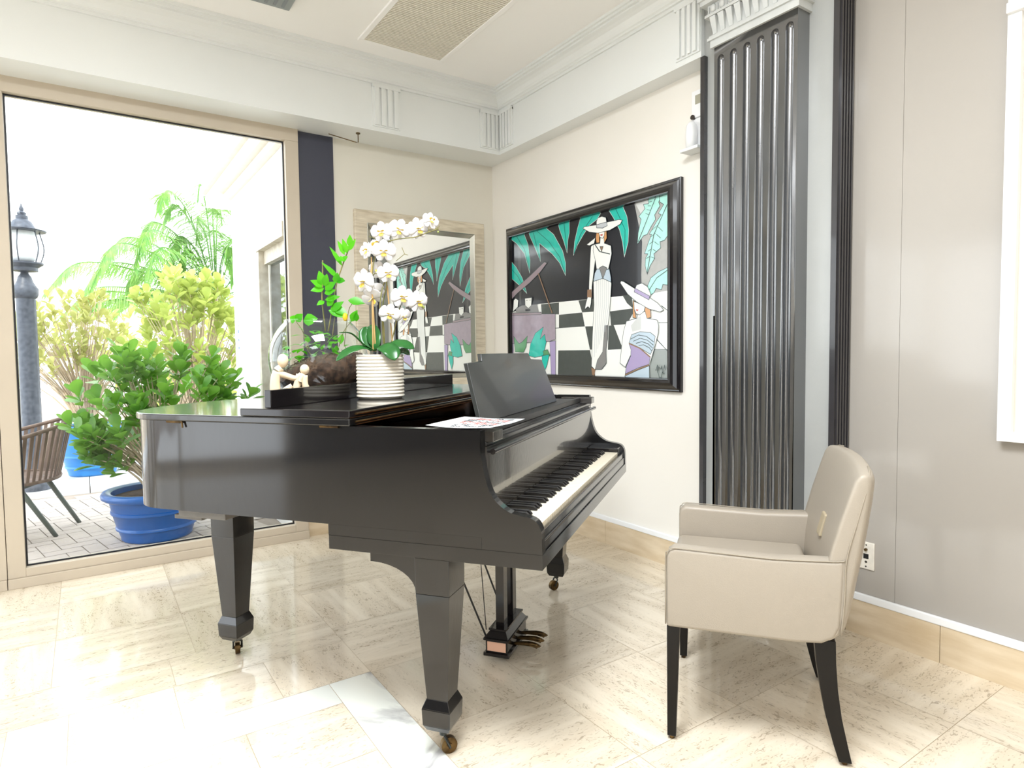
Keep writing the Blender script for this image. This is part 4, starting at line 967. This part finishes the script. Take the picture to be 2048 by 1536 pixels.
leaf(bm, tp(630, 725, -.13), tr_*-.6+Vector((0, 0, -1)), -td, .05, .04, LEAF_OBO, .1, .1)
obj('leaves', bm, M_brt, ter, smooth=True)
bm = new(); blob(bm, tp(693, 632, -.02), (.011, .007, .018), 8, 6); obj('yellow_bloom', bm, mat('yellow_bloom', (240, 190, 30), .5), ter, smooth=True)

# ------------------------------------------------------------------ figurine of two abstract figures
fo = pw(.205, .957, 1.0355)
fd = Vector((fo.x, fo.y, 0)).normalized(); fr_ = Vector((fd.y, -fd.x, 0))
fig = thing('figurine', 'small cream stone figurine of two faceless seated figures leaning together', 'figurine', fo)
M_stone = mat('cream_soapstone', (226, 204, 172), .4, var=.06, scale=25)
def fp(x, y, d_=0): return fr_*((x-590)*.00196)+fd*d_+Vector((0, 0, (800-y)*.00196))
bm = new()
def limb(pts, r): tube(bm, crom(pts, 5), [r[0]+(r[1]-r[0])*i/((len(pts)-1)*5) for i in range((len(pts)-1)*5+1)], 12)
blob(bm, fp(576, 726), (.0185, .018, .024), 16, 12)
limb([fp(573, 738), fp(566, 745), fp(562, 765), fp(563, 798)], (.013, .019))
limb([fp(566, 747), fp(580, 752), fp(596, 757), fp(606, 750)], (.012, .008))
limb([fp(602, 750), fp(596, 772), fp(592, 785), fp(580, 797)], (.009, .009))
limb([fp(563, 790, -.01), fp(578, 778, -.01), fp(590, 770, -.01)], (.011, .009))
blob(bm, fp(612, 742), (.016, .015, .018), 16, 12)
limb([fp(610, 750), fp(604, 760), fp(598, 775), fp(596, 797)], (.010, .010))
limb([fp(612, 752), fp(612, 770), fp(618, 782), fp(618, 797)], (.010, .014))
blob(bm, fp(610, 793), (.024, .016, .012), 14, 10)
blob(bm, fp(575, 795), (.022, .016, .009), 14, 10)
obj('figures', bm, M_stone, fig, smooth=True)
# ------------------------------------------------------------------ outdoors
GZ = -.03
M_brick = mat('pink_paver', (186, 174, 165), .8, var=.08, scale=3)
M_joint = mat('paver_joint', (150, 138, 128), .9)
M_gslab = mat('grey_slab', (206, 206, 206), .8, rgb2=(176, 178, 182), scale=3)
bm = new(); f = bm.faces.new([bm.verts.new(p) for p in ((-12, 4.2, GZ-.004), (3, 4.2, GZ-.004), (3, 24, GZ-.004), (-12, 24, GZ-.004))]); f.material_index = 1
a_, g_ = .105, .003
def brick(c, ang, i, j, horiz):
    # herringbone cell in rotated lattice
    x0, y0, x1, y1 = (i, j, i+2, j+1) if horiz else (i, j, i+1, j+2)
    pts = [(x0*a_+g_, y0*a_+g_), (x1*a_-g_, y0*a_+g_), (x1*a_-g_, y1*a_-g_), (x0*a_+g_, y1*a_-g_)]
    ca, sa = math.cos(ang), math.sin(ang); P = [(c[0]+x*ca-y*sa, c[1]+x*sa+y*ca) for x, y in pts]
    if min(p[1] for p in P) < 4.22 or max(p[1] for p in P) > 6.85 or min(p[0] for p in P) < -2.2 or max(p[0] for p in P) > 1.14: return
    bm.faces.new([bm.verts.new((x, y, GZ)) for x, y in P]).material_index = 0
for r_ in range(-60, 60):
    for s_ in range(-30, 30):
        # standard herringbone: horizontal brick at (r+4s.., r) and vertical brick beside it
        brick((-.5, 5.5), math.radians(12), r_+4*s_, r_, True); brick((-.5, 5.5), math.radians(12), r_+4*s_+2, r_-1, False)
struct('patio_ground', bm, [M_brick, M_joint], keep=True)
bm = new(); x = -6
while x < 1.1:
    box(bm, x+.003, min(x+.6, 1.14)-.003, 6.86, 7.35, GZ-.003, .03); box(bm, x+.003, min(x+.6, 1.14)-.003, 7.355, 8.3, GZ-.003, .03); x += .6
struct('patio_kerb', bm, M_gslab)
bm = new(); box(bm, -10, 1.14, 8.3, 16, GZ-.003, .02); struct('garden_bed', bm, mat('garden_gravel', (222, 208, 188), .9, rgb2=(170, 148, 120), scale=25))

# neighbouring white wing of the building
bl = thing('white_building_wing', 'blown-out white building wing with a glazed opening, seen through the window at right', 'building', (1.15, 5.3, 0))
def bo(o): o.location = (-1.15, -5.3, 0); return o
M_stucco = mat('white_stucco', (244, 243, 240), .8, var=.01, scale=3, bump=.1, bscale=40)
bm = new(); XB = 1.15
box(bm, XB, XB+.25, 5.21, 6.2, GZ, 2.62); box(bm, XB, XB+.25, 4.24, 5.21, 2.06, 2.62); box(bm, XB, XB+.25, 4.24, 4.40, GZ, 2.06); box(bm, XB, XB+.25, 4.40, 5.21, GZ, .55)
bo(obj('wall', bm, M_stucco, bl))
bm = new(); box(bm, XB-.10, XB+2, 4.24, 6.9, 2.66, 2.78); box(bm, XB-.14, XB+2, 4.24, 6.95, 2.78, 2.86); box(bm, XB-.05, XB+2, 4.24, 6.25, 2.60, 2.66); bo(obj('eave', bm, mat('eave_paint', (236, 230, 222), .7, var=.04, scale=12), bl))
bm = new(); box(bm, XB-.02, XB+.03, 4.40, 5.21, 2.0, 2.10); box(bm, XB-.01, XB+.06, 5.15, 5.21, .55, 2.0); box(bm, XB+.03, XB+.08, 4.45, 5.15, 1.90, 2.0); box(bm, XB+.03, XB+.08, 4.40, 4.46, .55, 2.0); bo(obj('window_frame', bm, mat('weathered_frame', (222, 214, 200), .6, rgb2=(190, 178, 160), scale=14), bl))
M_dglass = mat('dark_window_glass', (150, 160, 168), .03, metal=.9)
bm = new(); box(bm, XB+.07, XB+.09, 4.46, 5.15, .55, 1.9); bo(obj('window_pane', bm, M_dglass, bl))
bm = new()
for k, (z, h) in enumerate(((1.50, .012), (1.46, .012), (1.40, .03), (1.33, .02), (1.26, .02))): box(bm, XB-.003, XB, 6.02, 6.02+.02+.02*(k > 1), z, z+h)
bo(obj('number_marks', bm, mat('faded_blue_marks', (120, 140, 165), .6), bl))

# lamp post
lp = thing('street_lamp', 'black garden lamp post with a white glass globe lantern', 'lamp post', (-.405, 7.0, GZ))
M_lp = mat('black_cast_iron', (72, 78, 90), .45, rgb2=(44, 50, 62), scale=30)
bm = new(); lathe(bm, [(.13, 0), (.13, .10), (.10, .14), (.075, .2), (.072, 1.75), (.085, 1.76), (.095, 1.79), (.095, 1.84), (.075, 1.87), (.06, 1.90), (.05, 1.94), (.03, 1.97), (.03, 1.98)], 20); obj('post', bm, M_lp, lp, smooth=True, angle=40)
bm = new(); lathe(bm, [(.03, 1.98), (.10, 1.99), (.10, 2.02), (.14, 2.05), (.14, 2.065), (.05, 2.07)], 20); obj('lantern_base', bm, M_lp, lp, smooth=True, angle=40)
bm = new(); lathe(bm, [(.06, 2.07), (.10, 2.10), (.115, 2.17), (.115, 2.24), (.095, 2.33), (.08, 2.345)], 20); obj('glass_globe', bm, mat('opal_glass', (236, 240, 242), .3), lp, smooth=True)
for k in range(6):
    a = k*PI/3+.3; bm = new(); tube(bm, crom([(.12*math.cos(a), .12*math.sin(a), 2.065), (.145*math.cos(a), .145*math.sin(a), 2.14), (.15*math.cos(a), .15*math.sin(a), 2.22), (.12*math.cos(a), .12*math.sin(a), 2.345)], 3), .005, 5); obj('cage_bar', bm, M_lp, lp)
bm = new(); lathe(bm, [(.17, 2.335), (.175, 2.345), (.10, 2.36), (.07, 2.42), (.045, 2.44), (.045, 2.47), (.03, 2.475), (.035, 2.495), (.015, 2.51), (.018, 2.53), (.006, 2.56), (.001, 2.585)], 20); obj('finial_cap', bm, M_lp, lp, smooth=True, angle=50)

# balusters of the garden parapet
M_bal = mat('white_concrete', (236, 236, 234), .8)
bp0 = None
for k in range(5):
    x = -.80+k*.26
    if bp0 is None:
        bm = new(); lathe(bm, [(.07, 0), (.07, .06), (.04, .09), (.06, .18), (.075, .28), (.06, .36), (.035, .46), (.03, .5), (.05, .52), (.05, .56), (.03, .6), (.06, .75), (.07, .8), (.045, .95), (.035, 1.02), (.06, 1.05), (.06, 1.1)], 14)
        o = obj('baluster', bm, M_bal, None, smooth=True, angle=40); bp0 = o
    else: o = bp0.copy(); COL.objects.link(o)
    o.location = (x, 9.3, .02); tag(o, 'white turned concrete baluster beyond the lamp post in the garden', 'baluster', 'garden balusters')
bm = new(); box(bm, -3, .4, 9.22, 9.38, 1.12, 1.2); tag(obj('balustrade_rail', bm, M_bal), 'white concrete handrail on top of the garden balusters', 'handrail')

# woven strap chair
wc = thing('strap_armchair', 'brown strap-back patio chair with grey metal legs, outside the window', 'chair', (-.42, 5.48, GZ))
M_strap = mat('brown_strap', (122, 100, 86), .7, rgb2=(88, 70, 60), scale=18, stretch=(1, 1, .2)); M_gleg = mat('grey_green_metal', (88, 98, 92), .45)
path = crom([(-.42, -.38, .66), (-.10, -.40, .68), (.12, -.34, .73), (.30, -.16, .78), (.335, .08, .80), (.28, .30, .78), (.08, .42, .72), (-.14, .44, .67), (-.42, .40, .66)], 8)
bm = new(); tube(bm, path, .014, 8); obj('top_rail', bm, M_strap, wc, smooth=True)
bot = [Vector((p.x*.80-.02, p.y*.82, .40+.0*p.z)) for p in path]
bm = new(); tube(bm, bot, .012, 8); obj('seat_rail', bm, M_strap, wc, smooth=True)
n = len(path); nst = 42
for k in range(nst):
    i = 1+k*(n-3)/(nst-1); i0 = int(i); fr0 = i-i0
    A = path[i0].lerp(path[i0+1], fr0); B = bot[i0].lerp(bot[i0+1], fr0); tg = (path[i0+1]-path[i0]).normalized()*.0115
    bm = new(); nn = tg.cross(B-A).normalized()*.003
    v = [bm.verts.new(p) for p in (A-tg-nn, A+tg-nn, B+tg*.85-nn, B-tg*.85-nn, A-tg+nn, A+tg+nn, B+tg*.85+nn, B-tg*.85+nn)]
    for q in ((3, 2, 1, 0), (4, 5, 6, 7), (0, 1, 5, 4), (1, 2, 6, 5), (2, 3, 7, 6), (3, 0, 4, 7)): bm.faces.new([v[z_] for z_ in q])
    obj('strap', bm, M_strap, wc)
bm = new(); pz(bm, [(p.x*.95, p.y*.95) for p in bot[::3]], .385, .40); obj('seat', bm, M_strap, wc)
for a, b_ in (((.02, -.27, .40), (.215, -.155, 0)), ((.16, .02, .40), (.345, .195, 0)), ((-.34, -.27, .40), (-.42, -.36, 0)), ((-.34, .30, .40), (-.42, .38, 0))):
    bm = new(); tube(bm, [a, b_], [.017, .014], 10); obj('leg', bm, M_gleg, wc, smooth=True)
bm = new(); tube(bm, [(.04, -.26, .37), (.17, .03, .37)], .009, 8); tube(bm, [(-.34, -.27, .37), (.02, -.27, .37)], .009, 8); obj('under_bar', bm, M_gleg, wc, smooth=True)

# planters
def pot_profile(s=1.0, h=.33):
    return [(.205*s, 0), (.215*s, .01), (.215*s, .02), (.232*s, .075), (.245*s, .08), (.245*s, .095), (.24*s, .10), (.262*s, .185), (.272*s, .19), (.272*s, .205), (.266*s, .21), (.28*s, h-.06), (.30*s, h-.055), (.322*s, h-.04), (.325*s, h-.02), (.315*s, h-.004), (.29*s, h), (.265*s, h-.01), (.26*s, h-.05), (.05*s, h-.06)]
def planter(label, loc, s, h, m):
    o = thing('planter', label, 'planter', loc)
    bm = new(); lathe(bm, pot_profile(s, h), 48); obj('pot', bm, m, o, smooth=True, angle=50)
    bm = new(); lathe(bm, [(.003, h-.058), (.262*s, h-.058), (.262*s, h-.045), (.003, h-.035)], 24); obj('soil', bm, M_soil, o, smooth=True)
    return o
p1 = planter('bright blue banded planter with the dark green leafy bush, just outside the window', (.375, 4.93, GZ), 1.0, .335, M_bluepot)
p2 = planter('light blue planter farther back on the patio kerb, behind the strap chair', (.03, 7.62, .03), .95, .50, M_bluepot2)
p3 = planter('', (.93, 6.95, .03), .8, .42, M_bluepot2)
def bush(parent, base_z, cx, cy, cz, rx, ry, rz, n, ls, lw, m, mstem, seed=1, per=7, low=0.0, prof=LEAF_OBO, droop=0.0):
    rnd = random.Random(seed); lf, br = new(), new()
    for i in range(n):
        # tips near the surface of an ellipsoid crown
        while True:
            d_ = Vector((rnd.gauss(0, 1), rnd.gauss(0, 1), rnd.gauss(0, 1))).normalized()
            if d_.z > -.75+low: break
        rr = rnd.uniform(.62, 1.0)
        tip = Vector((cx+d_.x*rx*rr, cy+d_.y*ry*rr, cz+d_.z*rz*rr))
        b0 = Vector((cx*.3+rnd.uniform(-.04, .04), cy*.3+rnd.uniform(-.04, .04), base_z))
        mid = b0.lerp(tip, .5)+Vector((-d_.x*.05, -d_.y*.05, .03))
        c_ = crom([b0, mid, tip], 3); tube(br, c_, [.010-.0075*j/(len(c_)-1) for j in range(len(c_))], 5, cap=False)
        ax = (tip-mid).normalized()*.6+Vector((0, 0, .7)); ax.normalize()
        e1 = ax.orthogonal().normalized(); e2 = ax.cross(e1); ph = rnd.uniform(0, 6.28)
        for k in range(per):
            a = ph+k*2.4; tilt = .35+.9*k/per
            dd = ax*math.cos(tilt)+(e1*math.cos(a)+e2*math.sin(a))*math.sin(tilt); dd.z -= droop
            s = rnd.uniform(.75, 1.15)
            leaf(lf, tip-ax*.012*k, dd, ax, ls*s, lw*s, prof, rnd.uniform(-.05, .2), .12)
    obj('branches', br, mstem, parent, smooth=True); obj('foliage', lf, m, parent, smooth=True)
bush(p1, .28, .09, .10, .84, .60, .42, .47, 128, .118, .074, M_green, M_bark, 3, 8)
bush(p2, .44, -.10, .3, 1.20, .60, .45, .72, 120, .105, .055, M_ygreen2, M_bark, 5, 6, .4)
p3['label'] = 'light blue planter with a tall yellow-green bush against the white building wing'
bush(p3, .37, -.02, .10, 1.38, .60, .42, .70, 112, .13, .080, M_ygreen, M_bark, 8, 7, .2)

# slender bushes on the garden bed behind the lamp post
bs = thing('garden_shrub', 'thin pale shrub with bare twigs behind the lamp post', 'shrub', (-.78, 8.78, .02))
bush(bs, 0.0, .0, .0, 1.15, .5, .35, .72, 90, .10, .05, M_ygreen2, M_bark, 11, 6, .3)
bs = thing('garden_shrub', 'green shrub at the far left edge of the garden, left of the lamp post', 'shrub', (-1.6, 10.1, .02))
bush(bs, 0.0, .0, .1, 1.0, .6, .45, .8, 70, .12, .06, M_green, M_bark, 12, 6, .2)
# scattered shrubs of the farther garden
for i, (x, y, h, lab) in enumerate(((1.0, 9.9, 1.0, 'low hedge shrub beyond the yellow-green planter bush'), (.1, 15.0, 1.35, 'wispy hedge shrub in the distance left of the palm'), (-1.5, 12.2, 1.1, 'distant hedge shrub far left beyond the balustrade'))):
    bs = thing('hedge_shrub', lab, 'shrub', (x, y, .02), group=None)
    bush(bs, 0.0, 0, 0, h, .9, .6, .9, 80, .16, .08, M_ygreen, M_bark, 30+i, 6, .1)

# palm
pm = thing('palm_tree', 'feathery palm tree rising behind the bushes next to the white building wing', 'palm tree', (1.93, 12.0, .02))
bm = new(); tube(bm, crom([(0, 0, 0), (.03, 0, .8), (-.02, 0, 1.6), (0, 0, 2.2)], 5), .11, 10); obj('trunk', bm, M_bark, pm, smooth=True)
rnd = random.Random(5)
fr = [(-1.55, .55, 1.0), (-1.7, .2, .75), (-1.3, .95, .9), (-.9, 1.3, .8), (-.3, 1.75, .6), (.25, 1.8, .6), (.8, 1.5, .8), (1.3, 1.1, 1.0), (1.6, .5, 1.0), (-.6, 1.55, .5), (.5, 1.2, 1.1), (-1.1, .5, 1.1), (-.45, .8, 1.2), (.2, .9, 1.2), (-1.6, -.1, .5), (0, 1.6, .2), (-1.9, .45, .9), (-1.45, .75, 1.3), (-1.0, 1.0, 1.2), (-.7, 1.7, .7), (-.15, 1.5, .9), (-1.75, .0, .7), (-1.2, .2, .9), (-.5, 1.1, .9), (.1, 1.3, 1.1), (-.9, .7, 1.2)]
for i, (dx, dz, dr) in enumerate(fr):
    dy = rnd.uniform(-.9, .9); P0_ = Vector((0, 0, 2.15)); P1_ = Vector((dx*.5, dy*.5, 2.15+dz*.75)); P2_ = Vector((dx, dy, 2.15+dz*1.0)); P3_ = Vector((dx*1.25, dy*1.2, 2.15+dz-dr*.55))
    c_ = crom([P0_, P1_, P2_, P3_], 9); bm = new(); tube(bm, c_, .010, 4, cap=False)
    for j in range(2, len(c_)):
        t_ = j/(len(c_)-1); tg = (c_[j]-c_[j-1]).normalized(); s_ = tg.cross(Vector((0, 0, 1))).normalized()
        for q in (0, .33, .67):
            base = c_[j-1].lerp(c_[j], q)
            for sg in (-1, 1):
                dd = tg*.55+s_*sg*1.0+Vector((0, 0, -.35+rnd.uniform(-.25, .2))); leaf(bm, base, dd, (0, 0, 1), .50*math.sin(PI*min(.95, t_*.9+.12))+.10, .019, [(0, .5), (.5, .5), (1, 0)], .25, .2)
    obj('frond', bm, M_palm, pm)
